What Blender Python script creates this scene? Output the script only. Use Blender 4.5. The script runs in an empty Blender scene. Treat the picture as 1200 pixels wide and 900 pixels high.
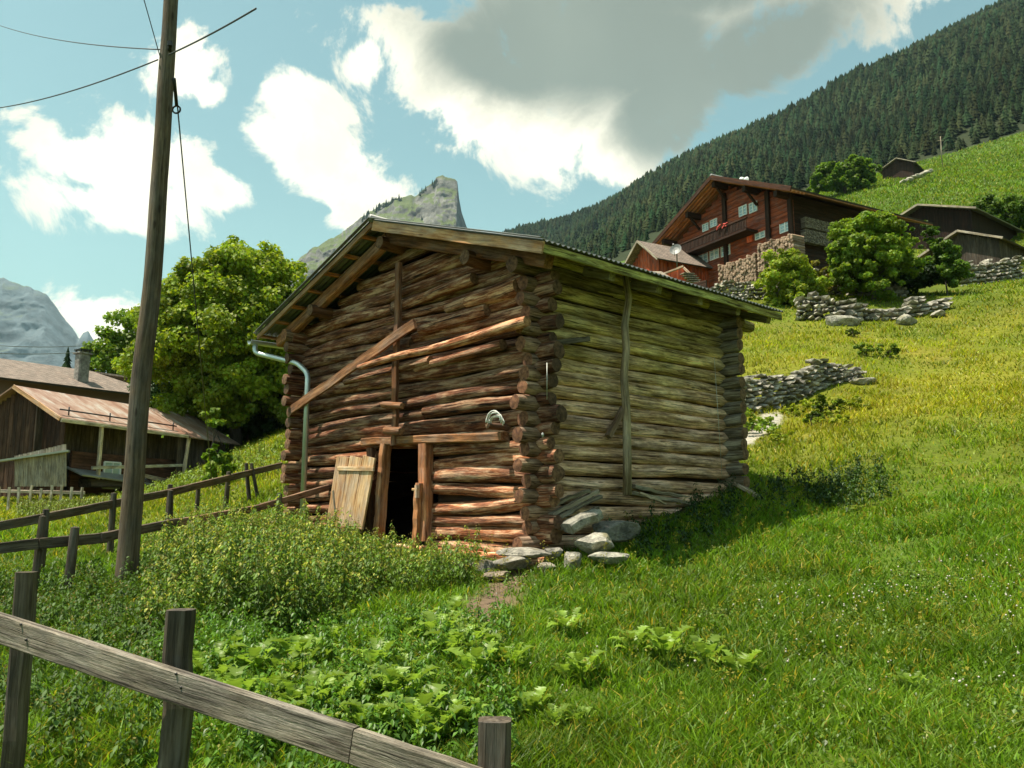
import bpy, math, random
import numpy as np
from mathutils import Vector, Matrix
random.seed(7); RNG = np.random.default_rng(11)
EYE = 1.6; FPX = 1000.0; PIT = math.atan(0.15)
CP, SP = math.cos(PIT), math.sin(PIT)
scene = bpy.context.scene
COL = scene.collection
SKYT = (.84, 1.04, .74); HZC = (3.3, 5.4, 5.0); CLW = (9.6, 8.8, 6.9); CLD = (1.6, 1.72, 1.36); SKYS = .09; SUNE = 5; EXPO = .88; HAZE = .00006

# ---------------------------------------------------------------- geometry helpers
def ray(px, py):
    cx, cy = (px-600)/FPX, (450-py)/FPX
    return np.array([cx, CP-cy*SP, SP+cy*CP])
def P(px, py, Y):
    d = ray(px, py); t = Y/d[1]
    return np.array([d[0]*t, Y, EYE+d[2]*t])
def on_plane(px, py, o, n):
    d = ray(px, py); c = np.array([0, 0, EYE])
    return c + d*(np.dot(o-c, n)/np.dot(d, n))
def V(*a): return np.array(a, dtype=float)
def unit(v): v = np.asarray(v, float); return v/np.linalg.norm(v)

def _hash(ix, iy, iz, s):
    h = (ix*374761393 + iy*668265263 + iz*2147483647 + s*974634777) & 0xffffffff
    h = ((h ^ (h >> 13))*1274126177) & 0xffffffff
    h = (h ^ (h >> 16)) & 0xffffffff
    return h/4294967295.0
def vnoise(p, s=0):
    p = np.asarray(p, float); i = np.floor(p).astype(np.int64); f = p-i; f = f*f*(3-2*f)
    r = 0
    for dx in (0, 1):
        for dy in (0, 1):
            for dz in (0, 1):
                w = (f[..., 0] if dx else 1-f[..., 0])*(f[..., 1] if dy else 1-f[..., 1])*(f[..., 2] if dz else 1-f[..., 2])
                r = r + w*_hash(i[..., 0]+dx, i[..., 1]+dy, i[..., 2]+dz, s)
    return r*2-1
def fbm(p, o=4, s=0):
    p = np.asarray(p, float); r = 0; a = 1; t = 0
    for k in range(o):
        r = r + a*vnoise(p*(2.03**k)+k*7.3, s+k); t += a; a *= .5
    return r/t

# ---------------------------------------------------------------- object helpers
def tag(o, label=None, cat=None, group=None, kind=None):
    if label: o['label'] = label
    if cat: o['category'] = cat
    if group: o['group'] = group
    if kind: o['kind'] = kind
    return o
def empty(name, loc, label, cat, group=None):
    o = bpy.data.objects.new(name, None); COL.objects.link(o)
    o.location = tuple(loc); o.empty_display_size = .2
    return tag(o, label, cat, group)
def wloc(o):
    v = np.zeros(3)
    while o is not None:
        v = v+np.array(o.location); o = o.parent
    return v

class MB:
    """collects shapes (world coordinates) and links them as ONE mesh object"""
    def __init__(s): s.v = []; s.f = []; s.m = []; s.lp = []; s.t = []; s.n = 0; s.sm = []
    def add(s, vs, fs, lp=None, tint=(1, 1, 1), mats=None, smooth=False):
        vs = np.asarray(vs, float); k = len(vs)
        s.v.append(vs); s.lp.append(vs if lp is None else np.asarray(lp, float))
        t = np.asarray(tint, float)
        s.t.append(np.tile(t, (k, 1)) if t.ndim == 1 else t)
        s.f += [tuple(i+s.n for i in f) for f in fs]
        s.m += list(mats) if mats is not None else [0]*len(fs)
        s.sm += [smooth]*len(fs) if not isinstance(smooth, list) else smooth
        s.n += k
    def box(s, c, ax, ay, az, tint=(1, 1, 1), mat=0, ch=.12):
        """chamfered box, ax/ay/az half-size vectors; ax is the grain"""
        c = np.asarray(c, float)
        s.beam(c-ax, c+ax, 2*np.linalg.norm(ay), 2*np.linalg.norm(az), unit(az), tint=tint, mat=mat, segs=1, jit=0, ch=ch)
    def beam(s, p0, p1, w, h, up=(0, 0, 1), tint=(1, 1, 1), mat=0, segs=6, jit=.004, ch=.12, sag=0, taper=1., endmat=None):
        p0 = np.asarray(p0, float); p1 = np.asarray(p1, float); d = p1-p0; L = np.linalg.norm(d); d = d/L
        up = np.asarray(up, float); u = up-d*np.dot(up, d); u = unit(u); x = np.cross(d, u)
        c = min(w, h)*ch
        pr = [(-w/2+c, -h/2), (w/2-c, -h/2), (w/2, -h/2+c), (w/2, h/2-c), (w/2-c, h/2), (-w/2+c, h/2), (-w/2, h/2-c), (-w/2, -h/2+c)]
        vs = []; lp = []; off = RNG.uniform(-50, 50, 3)
        for i in range(segs+1):
            k = i/segs; tp = 1+(taper-1)*k
            ctr = p0+d*L*k - np.array([0, 0, 1])*sag*4*k*(1-k)
            jx, jy = (RNG.normal(0, jit, 2) if jit else (0, 0))
            for a, b in pr:
                ja, jb = (RNG.normal(0, jit*.4, 2) if jit else (0, 0))
                vs.append(ctr+x*(a*tp+jx+ja)+u*(b*tp+jy+jb)); lp.append((L*k+off[0], a+off[1], b+off[2]))
        fs = []; sm = []
        for i in range(segs):
            for j in range(8):
                a = i*8+j; b = i*8+(j+1) % 8; fs.append((a, b, b+8, a+8))
        nf = len(fs); fs += [tuple(range(7, -1, -1)), tuple(segs*8+j for j in range(8))]
        s.add(vs, fs, lp, tint, [mat]*nf+[mat if endmat is None else endmat]*2)
    def log(s, p0, p1, r0, r1, segs=14, sides=14, jit=.1, bow=.015, tint=(1, 1, 1), endmat=1, mat=0, fl=1.0):
        """rough round log with rings of uneven radius, a bow and end-grain caps"""
        p0 = np.asarray(p0, float); p1 = np.asarray(p1, float); d = p1-p0; L = np.linalg.norm(d); d = d/L
        up = np.array([0, 0, 1.]) if abs(d[2]) < .9 else np.array([1., 0, 0])
        x = unit(np.cross(d, up)); u = np.cross(x, d)
        off = RNG.uniform(-50, 50, 3); k = np.linspace(0, 1, segs+1)
        ang = np.arange(sides)/sides*2*math.pi
        K, A = np.meshgrid(k, ang, indexing='ij')
        nn = fbm(np.stack([K*L*1.3+off[0], np.cos(A)*1.1+off[1], np.sin(A)*1.1+off[2]], -1), 3)
        n2 = vnoise(np.stack([K*L*5+off[0], np.cos(A)*2.5+off[1], np.sin(A)*2.5+off[2]], -1), 3)
        R = (r0+(r1-r0)*K)*(1+nn*jit*1.6+n2*jit*.35)
        for _ in range(2):      # drying cracks that wander along the log
            a0 = RNG.uniform(0, 6.28); wob = .35*vnoise(np.stack([k*L*.8+off[0], k*0+a0, k*0], -1), 8)
            dd_ = np.abs((A-a0-wob[:, None]+math.pi) % (2*math.pi)-math.pi); R = R*(1-.13*np.exp(-(dd_/.2)**2)*np.clip(.6+vnoise(np.stack([K*L*.9+a0, K*0, K*0], -1), 4), 0, 1))
        R[0] *= .93; R[-1] *= .93
        bx = bow*vnoise(np.stack([k*L*.7+off[0], k*0+off[1], k*0], -1), 5)*2
        bz = bow*vnoise(np.stack([k*L*.7+off[2], k*0+off[1], k*0], -1), 6)*2
        C = p0+np.outer(k*L, d)+np.outer(bx, x)+np.outer(bz, u)
        vs = C[:, None, :]+(np.cos(A)*R)[..., None]*x+(np.sin(A)*R*fl)[..., None]*u
        lp = np.stack([K*L+off[0], np.cos(A)*R+off[1], np.sin(A)*R+off[2]], -1)
        fs = []
        for i in range(segs):
            for j in range(sides):
                a = i*sides+j; b = i*sides+(j+1) % sides; fs.append((a, b, b+sides, a+sides))
        nf = len(fs)
        tf = tint; vv_ = vs.reshape(-1, 3)
        s.add(vv_, fs, lp.reshape(-1, 3), tf(vv_) if callable(tf) else tf, [mat]*nf, smooth=True)
        if callable(tf): tint = tuple(tf(vs[0])[0])
        for e, c0 in ((0, vs[0]), (segs, vs[-1])):
            cc = c0.mean(0); pts = np.vstack([c0, cc+(cc-C[0 if e == 0 else -1])*0+(-d if e == 0 else d)*.012])
            l2 = np.vstack([np.stack([np.full(sides, off[1]), np.cos(ang)*r0*8, np.sin(ang)*r0*8], -1), [[off[1], 0, 0]]])
            f2 = [((j+1) % sides, j, sides) if e == 0 else (j, (j+1) % sides, sides) for j in range(sides)]
            s.add(pts, f2, l2, tuple(tf(c0)[0]) if callable(tf) else tint, [endmat]*sides)
    def tube(s, pts, r, sides=8, tint=(1, 1, 1), mat=0, r1=None):
        pts = [np.asarray(p, float) for p in pts]; n = len(pts); vs = []; lp = []
        prev = None; dist = 0
        for i, p in enumerate(pts):
            d = unit((pts[min(i+1, n-1)]-pts[max(i-1, 0)]))
            if prev is None:
                up = np.array([0, 0, 1.]) if abs(d[2]) < .9 else np.array([1., 0, 0]); x = unit(np.cross(d, up))
            else: x = unit(prev-d*np.dot(prev, d))
            prev = x; u = np.cross(x, d); rr = r if r1 is None else r+(r1-r)*i/(n-1)
            if i: dist += np.linalg.norm(p-pts[i-1])
            for j in range(sides):
                a = j/sides*2*math.pi; vs.append(p+x*math.cos(a)*rr+u*math.sin(a)*rr); lp.append((dist, math.cos(a)*rr, math.sin(a)*rr))
        fs = []
        for i in range(n-1):
            for j in range(sides):
                a = i*sides+j; b = i*sides+(j+1) % sides; fs.append((a, b, b+sides, a+sides))
        fs += [tuple(range(sides-1, -1, -1)), tuple((n-1)*sides+j for j in range(sides))]
        s.add(vs, fs, lp, tint, [mat]*len(fs), smooth=True)
    def stone(s, c, rx, ry, rz, tint=(1, 1, 1), rot=None, sub=2, rough=.25, mat=0):
        v, f = ico(sub); o = RNG.uniform(-50, 50, 3)
        n = fbm(v*1.1+o, 3)+.6*np.abs(fbm(v*2.3+o, 2, 9))
        q = v*(1+rough*.6*n)[:, None]
        for _ in range(11):
            pn = unit(RNG.normal(0, 1, 3)); pd = RNG.uniform(.55, .88); q = q-np.maximum(0, q@pn-pd)[:, None]*pn*.96
        q = q*1.18+(fbm(v*5+o, 2, 4)*.035)[:, None]*v
        q = q*np.array([rx, ry, rz]); a = RNG.uniform(0, 6.28) if rot is None else rot
        R = np.array([[math.cos(a), -math.sin(a), 0], [math.sin(a), math.cos(a), 0], [0, 0, 1]])
        q = q@R.T+np.asarray(c, float)
        s.add(q, f, None, tint, [mat]*len(f), smooth=False)
    def build(s, name, mats, parent=None):
        me = bpy.data.meshes.new(name)
        vs = np.vstack(s.v)
        if parent is not None: vs = vs-wloc(parent)
        me.from_pydata(vs.tolist(), [], s.f)
        mats = mats if isinstance(mats, (list, tuple)) else [mats]
        for m in mats: me.materials.append(m)
        me.polygons.foreach_set('material_index', [min(i, len(mats)-1) for i in s.m])
        me.polygons.foreach_set('use_smooth', s.sm)
        a = me.attributes.new('lp', 'FLOAT_VECTOR', 'POINT'); a.data.foreach_set('vector', np.vstack(s.lp).ravel())
        a = me.attributes.new('tint', 'FLOAT_COLOR', 'POINT')
        t = np.vstack(s.t); a.data.foreach_set('color', np.hstack([t, np.ones((len(t), 1))]).ravel())
        me.update()
        o = bpy.data.objects.new(name, me); COL.objects.link(o)
        if parent is not None: o.parent = parent
        return o

_ico = {}
def ico(sub):
    if sub in _ico: return _ico[sub]
    import bmesh
    bm = bmesh.new(); bmesh.ops.create_icosphere(bm, subdivisions=sub, radius=1)
    v = np.array([x.co[:] for x in bm.verts]); f = [tuple(y.index for y in x.verts) for x in bm.faces]; bm.free()
    _ico[sub] = (v, f); return _ico[sub]

def fast_mesh(name, verts, faces, tint, mat, parent=None, smooth=False, lp=None):
    """verts (N,3), faces list of (M,k) int arrays, tint (N,3)"""
    me = bpy.data.meshes.new(name)
    if parent is not None: verts = verts-wloc(parent)
    me.vertices.add(len(verts)); me.vertices.foreach_set('co', verts.astype(np.float32).ravel())
    li = np.concatenate([f.ravel() for f in faces]); tot = np.concatenate([np.full(len(f), f.shape[1]) for f in faces])
    st = np.concatenate([[0], np.cumsum(tot)[:-1]])
    me.loops.add(len(li)); me.loops.foreach_set('vertex_index', li.astype(np.int32))
    me.polygons.add(len(tot)); me.polygons.foreach_set('loop_start', st.astype(np.int32)); me.polygons.foreach_set('loop_total', tot.astype(np.int32))
    if smooth: me.polygons.foreach_set('use_smooth', np.ones(len(tot), bool))
    a = me.attributes.new('tint', 'FLOAT_COLOR', 'POINT')
    a.data.foreach_set('color', np.hstack([tint, np.ones((len(tint), 1))]).astype(np.float32).ravel())
    if lp is not None:
        a = me.attributes.new('lp', 'FLOAT_VECTOR', 'POINT'); a.data.foreach_set('vector', lp.astype(np.float32).ravel())
    me.materials.append(mat); me.update(calc_edges=True); me.validate()
    o = bpy.data.objects.new(name, me); COL.objects.link(o)
    if parent is not None: o.parent = parent
    return o

def leaf_quads(c, n, up, size, asp=.6, fold=.25):
    """diamond leaves folded along the midrib: centre, normal, direction, length"""
    n = n/np.linalg.norm(n, axis=1, keepdims=True)
    d = up-n*(up*n).sum(1, keepdims=True); d = d/(np.linalg.norm(d, axis=1, keepdims=True)+1e-9)
    x = np.cross(d, n); s = size[:, None]
    b = c-d*s*.5; t = c+d*s*.5-n*s*.08; l = c-x*s*asp*.5+n*s*fold*.3-d*s*.05; r = c+x*s*asp*.5+n*s*fold*.3-d*s*.05
    v = np.stack([b, r, t, l], 1).reshape(-1, 3); i = np.arange(len(c))[:, None]*4
    f = np.concatenate([np.hstack([i, i+1, i+2]), np.hstack([i, i+2, i+3])])
    return v, f

# ---------------------------------------------------------------- materials
def new_mat(name):
    m = bpy.data.materials.new(name); m.use_nodes = True; nt = m.node_tree
    b = nt.nodes['Principled BSDF']; return m, nt, b
def N(nt, t, **kw):
    n = nt.nodes.new(t)
    for k, v in kw.items():
        if k in n.inputs.keys() if isinstance(k, str) else False: n.inputs[k].default_value = v
        else: setattr(n, k, v)
    return n
def ramp(nt, fac, stops, interp='LINEAR'):
    r = nt.nodes.new('ShaderNodeValToRGB'); r.color_ramp.interpolation = interp
    e = r.color_ramp.elements
    while len(e) < len(stops): e.new(.5)
    for i, (p, c) in enumerate(stops): e[i].position = p; e[i].color = tuple(c)+(1,) if len(c) == 3 else c
    nt.links.new(fac, r.inputs[0]); return r.outputs[0]
def mixc(nt, a, b, fac, mode='MIX'):
    m = nt.nodes.new('ShaderNodeMix'); m.data_type = 'RGBA'; m.blend_type = mode
    for sock, val in ((m.inputs[0], fac), (m.inputs[6], a), (m.inputs[7], b)):
        if isinstance(val, bpy.types.NodeSocket): nt.links.new(val, sock)
        elif isinstance(val, (int, float)): sock.default_value = val
        else: sock.default_value = tuple(val)+(1,)
    return m.outputs[2]
def attr(nt, name):
    a = nt.nodes.new('ShaderNodeAttribute'); a.attribute_name = name; return a
def noise(nt, vec, scale, detail=4, rough=.55, sc3=None, dist=0):
    if sc3:
        mp = nt.nodes.new('ShaderNodeMapping'); mp.inputs['Scale'].default_value = sc3; nt.links.new(vec, mp.inputs[0]); vec = mp.outputs[0]
    n = nt.nodes.new('ShaderNodeTexNoise'); n.inputs['Scale'].default_value = scale; n.inputs['Detail'].default_value = detail
    n.inputs['Roughness'].default_value = rough; n.inputs['Distortion'].default_value = dist
    nt.links.new(vec, n.inputs['Vector']); return n.outputs['Fac']
def bump(nt, b, h, strength, dist):
    bp = nt.nodes.new('ShaderNodeBump'); bp.inputs['Strength'].default_value = strength; bp.inputs['Distance'].default_value = dist
    nt.links.new(h, bp.inputs['Height']); nt.links.new(bp.outputs[0], b.inputs['Normal'])

def wood(name, dark, mid, light, rough=.8, crack=.5, grain=1.0, bmp=.6, grey=.4, knots=.7):
    m, nt, b = new_mat(name); v = attr(nt, 'lp').outputs['Vector']
    g1 = noise(nt, v, 1, 6, .68, (1.6*grain, 30*grain, 30*grain), .5)
    g2 = noise(nt, v, 1, 5, .68, (1.5, 7, 7))
    g3 = noise(nt, v, 1, 5, .7, (1.3*grain, 42*grain, 42*grain), .4)
    c = ramp(nt, g1, [(.36, dark), (.5, mid), (.64, light)])
    c2 = ramp(nt, g2, [(.38, dark), (.5, mid), (.62, light)])
    c = mixc(nt, c, c2, .5)
    ck = ramp(nt, g3, [(.38, (.10, .08, .07)), (.475, (1, 1, 1))])
    c = mixc(nt, c, ck, crack, 'MULTIPLY')
    gw = noise(nt, v, 1, 6, .7, (2.2, 5, 5)); gray = mixc(nt, c, (.5, .47, .42), .35, 'MIX'); bw = nt.nodes.new('ShaderNodeRGBToBW'); nt.links.new(c, bw.inputs[0])
    c = mixc(nt, c, bw.outputs[0], ramp(nt, gw, [(.45, (0, 0, 0)), (.6, (grey, grey, grey))]))
    vo = nt.nodes.new('ShaderNodeTexVoronoi'); vo.inputs['Scale'].default_value = 1; mp_ = nt.nodes.new('ShaderNodeMapping'); mp_.inputs['Scale'].default_value = (1.9, 7, 7); nt.links.new(v, mp_.inputs[0]); nt.links.new(mp_.outputs[0], vo.inputs['Vector'])
    c = mixc(nt, c, ramp(nt, vo.outputs['Distance'], [(.07, (.3, .22, .18)), (.14, (1, 1, 1))]), knots, 'MULTIPLY')
    c = mixc(nt, c, attr(nt, 'tint').outputs['Color'], 1.0, 'MULTIPLY')
    nt.links.new(c, b.inputs['Base Color']); b.inputs['Roughness'].default_value = rough
    b.inputs['Specular IOR Level'].default_value = .2
    mm = nt.nodes.new('ShaderNodeMath'); mm.operation = 'ADD'; nt.links.new(g1, mm.inputs[0]); nt.links.new(g3, mm.inputs[1])
    bump(nt, b, mm.outputs[0], bmp, .02); return m
def endgrain(name, a, c2):
    m, nt, b = new_mat(name); v = attr(nt, 'lp').outputs['Vector']
    n1 = noise(nt, v, 2.2, 4, .6); w = nt.nodes.new('ShaderNodeTexWave'); w.wave_type = 'RINGS'; w.rings_direction = 'X'
    w.inputs['Scale'].default_value = 3.0; w.inputs['Distortion'].default_value = 2.0; nt.links.new(v, w.inputs[0])
    c = mixc(nt, ramp(nt, n1, [(.35, a), (.65, c2)]), ramp(nt, w.outputs[0], [(0, (.55, .5, .45)), (1, (1, 1, 1))]), .6, 'MULTIPLY')
    c = mixc(nt, c, attr(nt, 'tint').outputs['Color'], 1.0, 'MULTIPLY')
    nt.links.new(c, b.inputs['Base Color']); b.inputs['Roughness'].default_value = .9
    bump(nt, b, w.outputs[0], .3, .01); return m
def leafmat(name, col, trans=.35, var=.35, rough=.55, spec=.3):
    m, nt, b = new_mat(name)
    g = nt.nodes.new('ShaderNodeNewGeometry'); n1 = noise(nt, g.outputs['Position'], 1.7, 3)
    c = mixc(nt, tuple(x*(1-var) for x in col), tuple(min(1, x*(1+var)) for x in col), n1)
    c = mixc(nt, c, attr(nt, 'tint').outputs['Color'], 1.0, 'MULTIPLY')
    nt.links.new(c, b.inputs['Base Color']); b.inputs['Roughness'].default_value = rough; b.inputs['Specular IOR Level'].default_value = spec
    t = nt.nodes.new('ShaderNodeBsdfTranslucent'); c3 = mixc(nt, c, (1.0, 1.0, .55), 1.0, 'MULTIPLY'); nt.links.new(c3, t.inputs[0])
    mx = nt.nodes.new('ShaderNodeMixShader'); mx.inputs[0].default_value = trans
    nt.links.new(b.outputs[0], mx.inputs[1]); nt.links.new(t.outputs[0], mx.inputs[2])
    nt.links.new(mx.outputs[0], nt.nodes['Material Output'].inputs[0]); return m
def rockmat(name, a, c2, scale=3, bm=.5, bd=.05, moss=None):
    m, nt, b = new_mat(name); g = nt.nodes.new('ShaderNodeNewGeometry').outputs['Position']
    n1 = noise(nt, g, scale, 6, .65); n2 = noise(nt, g, scale*4, 5, .7)
    c = mixc(nt, ramp(nt, n1, [(.35, a), (.62, c2)]), ramp(nt, n2, [(.3, (.5, .5, .5)), (.6, (1.1, 1.1, 1.05))]), .7, 'MULTIPLY')
    if moss: c = mixc(nt, c, moss, ramp(nt, noise(nt, g, scale*.6, 4), [(.55, (0, 0, 0)), (.66, (.8, .8, .8))]))
    c = mixc(nt, c, attr(nt, 'tint').outputs['Color'], 1.0, 'MULTIPLY')
    nt.links.new(c, b.inputs['Base Color']); b.inputs['Roughness'].default_value = .9; bump(nt, b, n2, bm, bd); return m
def plain(name, col, rough=.6, metal=0, var=.2, scale=6, bm=.1):
    m, nt, b = new_mat(name); g = nt.nodes.new('ShaderNodeTexCoord').outputs['Object']
    n1 = noise(nt, g, scale, 5, .6)
    c = mixc(nt, tuple(x*(1-var) for x in col), tuple(min(1, x*(1+var)) for x in col), n1)
    c = mixc(nt, c, attr(nt, 'tint').outputs['Color'], 1.0, 'MULTIPLY')
    nt.links.new(c, b.inputs['Base Color']); b.inputs['Roughness'].default_value = rough; b.inputs['Metallic'].default_value = metal
    bump(nt, b, n1, bm, .01); return m

M = {}
M['log_front'] = wood('weathered_red_log', (.045, .014, .007), (.27, .095, .038), (.80, .56, .36), crack=1.0, bmp=1.0, grey=.2)
M['log_side'] = wood('weathered_grey_log', (.075, .052, .032), (.28, .22, .145), (.68, .60, .46), crack=.9, bmp=.9)
M['end'] = endgrain('log_end_grain', (.09, .04, .02), (.34, .20, .11))
M['beam'] = wood('old_brown_beam', (.07, .03, .015), (.19, .085, .038), (.36, .19, .10), crack=.5)
M['pale'] = wood('pale_plank', (.28, .13, .05), (.50, .31, .16), (.68, .52, .34), crack=.4)
M['grey'] = wood('silver_grey_wood', (.11, .08, .055), (.28, .225, .16), (.48, .41, .31), crack=.6)
M['rail'] = wood('grey_grained_rail', (.07, .058, .045), (.21, .185, .15), (.42, .38, .32), crack=.8, grain=1.5, bmp=1.0)
M['dark'] = wood('dark_fence_wood', (.035, .026, .018), (.095, .07, .048), (.19, .15, .11), crack=.5)
M['pole'] = wood('pole_wood', (.05, .035, .022), (.12, .085, .055), (.22, .165, .11), crack=.4)
M['chalet'] = wood('red_stained_timber', (.12, .024, .010), (.30, .065, .026), (.46, .12, .05), crack=.3, grain=.35)
M['chalet_dark'] = wood('dark_stained_timber', (.018, .009, .006), (.04, .018, .010), (.075, .034, .02), crack=.3, grain=.35)
M['soffit'] = wood('orange_soffit_boards', (.20, .06, .025), (.40, .15, .065), (.60, .28, .13), crack=.3, grain=.35)
M['barnwood'] = wood('grey_brown_boards', (.03, .022, .016), (.075, .055, .04), (.14, .11, .085), crack=.4, grain=.4)
M['firewood'] = wood('split_firewood', (.16, .09, .05), (.38, .24, .15), (.60, .44, .30), crack=.4)
M['tin'] = plain('galvanised_sheet', (.42, .43, .42), .45, .6, .25, 4)
M['tin_dark'] = plain('dull_sheet', (.16, .165, .16), .55, .4, .3, 4)
M['pipe'] = plain('zinc_pipe', (.50, .56, .55), .38, .7, .15, 9)
M['iron'] = plain('black_iron', (.03, .03, .03), .5, .5)
M['wire'] = plain('wire', (.04, .045, .045), .5, .3)
M['rope'] = plain('white_rope', (.72, .71, .66), .9, 0, .15, 40)
M['white'] = plain('white_paint', (.78, .79, .76), .6, 0, .08)
M['rock'] = rockmat('limestone', (.13, .125, .115), (.36, .34, .30), 7, .8, .04, moss=(.15, .135, .07))
M['wallrock'] = rockmat('dry_wall_stone', (.15, .14, .125), (.42, .395, .35), 2.5, moss=(.11, .12, .04))
M['plaster'] = plain('brownish_render', (.17, .10, .08), .9, 0, .12, 2)
M['stonebase'] = rockmat('masonry', (.13, .12, .11), (.30, .28, .26), 2)
M['leaf_maple'] = leafmat('maple_leaf', (.16, .25, .02), .5, .3)
M['leaf_bush'] = leafmat('bush_leaf', (.18, .27, .025), .5, .3)
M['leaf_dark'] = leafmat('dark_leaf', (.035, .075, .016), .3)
M['conifer'] = leafmat('conifer_needle', (.017, .031, .014), .05, .5, .9, .0)  # base colour darkened to stand in for cloud shadow on the slope
M['bark'] = wood('bark', (.03, .022, .016), (.07, .055, .04), (.13, .1, .08), crack=.5)
M['grass'] = leafmat('grass_blade', (.16, .25, .018), .5, .4, .5)
M['nettle'] = leafmat('nettle_leaf', (.13, .19, .034), .40)
M['dock'] = leafmat('dock_leaf', (.16, .28, .04), .45, .2, .4)
m, nt, b = new_mat('window_glass'); b.inputs['Base Color'].default_value = (.34, .46, .50, 1); b.inputs['Roughness'].default_value = .08; b.inputs['Specular IOR Level'].default_value = 1.0; M['glass'] = m  # pale blue base stands in for reflected sky
def rust():
    m, nt, b = new_mat('rusty_sheet'); g = attr(nt, 'lp').outputs['Vector']
    n1 = noise(nt, g, 1, 6, .65, (1.6, .5, 1)); n2 = noise(nt, g, 5, 4)
    c = mixc(nt, ramp(nt, n1, [(.36, (.22, .10, .06)), (.5, (.36, .23, .17)), (.62, (.46, .41, .36))]), ramp(nt, n2, [(.3, (.7, .65, .6)), (.6, (1, 1, 1))]), .6, 'MULTIPLY')
    nt.links.new(c, b.inputs['Base Color']); b.inputs['Roughness'].default_value = .6; return m
M['rust'] = rust()
def shingle():
    m, nt, b = new_mat('grey_brown_shingle'); g = attr(nt, 'lp').outputs['Vector']
    br = nt.nodes.new('ShaderNodeTexBrick'); br.inputs['Scale'].default_value = 2.2; br.inputs['Mortar Size'].default_value = .02
    br.inputs['Color1'].default_value = (.20, .155, .12, 1); br.inputs['Color2'].default_value = (.29, .235, .19, 1); br.inputs['Mortar'].default_value = (.05, .04, .035, 1)
    nt.links.new(g, br.inputs[0]); n2 = noise(nt, g, 2, 5)
    c = mixc(nt, br.outputs[0], ramp(nt, n2, [(.3, (.6, .6, .6)), (.7, (1.2, 1.1, 1.1))]), .8, 'MULTIPLY')
    nt.links.new(c, b.inputs['Base Color']); b.inputs['Roughness'].default_value = .85; bump(nt, b, br.outputs[1], -.5, .03); return m
M['shingle'] = shingle()
# ---------------------------------------------------------------- terrain
CTRL = []
def cp(px, py, Y): p = P(px, py, Y); CTRL.append((p[0], p[1], p[2]-EYE))
def cw(x, y, z): CTRL.append((x, y, z))
cw(0, 0, -1.6); cw(-3, -5, -1.9); cw(3, -5, -1.5); cw(-9, 0, -1.9); cw(9, 0, -.6); cw(0, -15, -3)
cw(-40, -20, -4); cw(40, -20, 6); cw(0, -80, -14); cw(120, -40, 30); cw(-120, -40, -8); cw(-120, 60, 8)
cw(0, -600, -60); cw(600, 0, 220); cw(-600, 0, 10); cw(900, 400, 430); cw(-800, 600, 60); cw(0, -2500, 0); cw(2500, 500, 700); cw(-2500, 500, 200)
for q in [(600, 900, 5.2), (200, 900, 5.0), (1000, 900, 5.0), (600, 760, 7.4), (600, 690, 9.4), (632, 660, 10.7), (450, 652, 12.6),
          (345, 608, 15.2), (850, 574, 13.9), (740, 622, 11.9), (960, 602, 13), (1155, 700, 8.5), (1200, 560, 13), (1000, 500, 18), (1155, 500, 16),
          (1000, 640, 10.8), (1150, 610, 11), (900, 500, 20.5), (870, 520, 18.5), (930, 466, 23), (930, 436, 24.3), (1050, 444, 24), (1160, 430, 24.5),
          (900, 395, 32), (1050, 378, 34), (1160, 352, 36.5), (980, 368, 35.5), (900, 356, 38.6), (860, 335, 42.5), (880, 330, 47), (1100, 335, 46), (1180, 322, 48),
          (800, 385, 50), (1100, 292, 62), (1010, 222, 130), (1155, 245, 95), (1060, 190, 290), (1200, 146, 300), (1200, 200, 150), (960, 196, 420), (850, 200, 480),
          (700, 292, 600), (1090, 78, 700), (1200, 20, 700), (1000, 110, 760), (900, 162, 850), (760, 226, 1100), (650, 276, 1400), (600, 285, 1600),
          (900, 300, 2400), (1200, 150, 2400), (620, 310, 900), (500, 360, 800), (640, 350, 2400),
          (300, 528, 27), (250, 563, 22), (262, 522, 46), (330, 505, 40), (100, 600, 24), (100, 582, 33), (60, 582, 31), (0, 582, 34), (190, 572, 33), (45, 655, 13), (150, 690, 9.8), (45, 722, 9),
          (100, 614, 17), (230, 592, 17), (60, 490, 110), (300, 440, 150), (60, 455, 600), (300, 420, 600), (450, 420, 160), (-100, 500, 100), (120, 470, 2400),
          (-100, 620, 15), (-100, 760, 8)]: cp(*q)
CTRL = np.array(CTRL)
def comp(x, y):
    r = np.hypot(x, y)+1e-6; g = np.log(1+r/6)/r
    return x*g, y*g
def _tps(d2): return np.where(d2 > 1e-12, d2*np.log(d2+1e-12), 0)
_cu, _cv = comp(CTRL[:, 0], CTRL[:, 1]); _w = CTRL[:, 2]/(np.hypot(CTRL[:, 0], CTRL[:, 1])+6)
_n = len(CTRL); _A = np.zeros((_n+3, _n+3))
_A[:_n, :_n] = _tps((_cu[:, None]-_cu)**2+(_cv[:, None]-_cv)**2)+np.eye(_n)*.0008
_A[:_n, _n] = 1; _A[:_n, _n+1] = _cu; _A[:_n, _n+2] = _cv; _A[_n:, :_n] = _A[:_n, _n:].T
_sol = np.linalg.solve(_A, np.concatenate([_w, [0, 0, 0]]))
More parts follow.
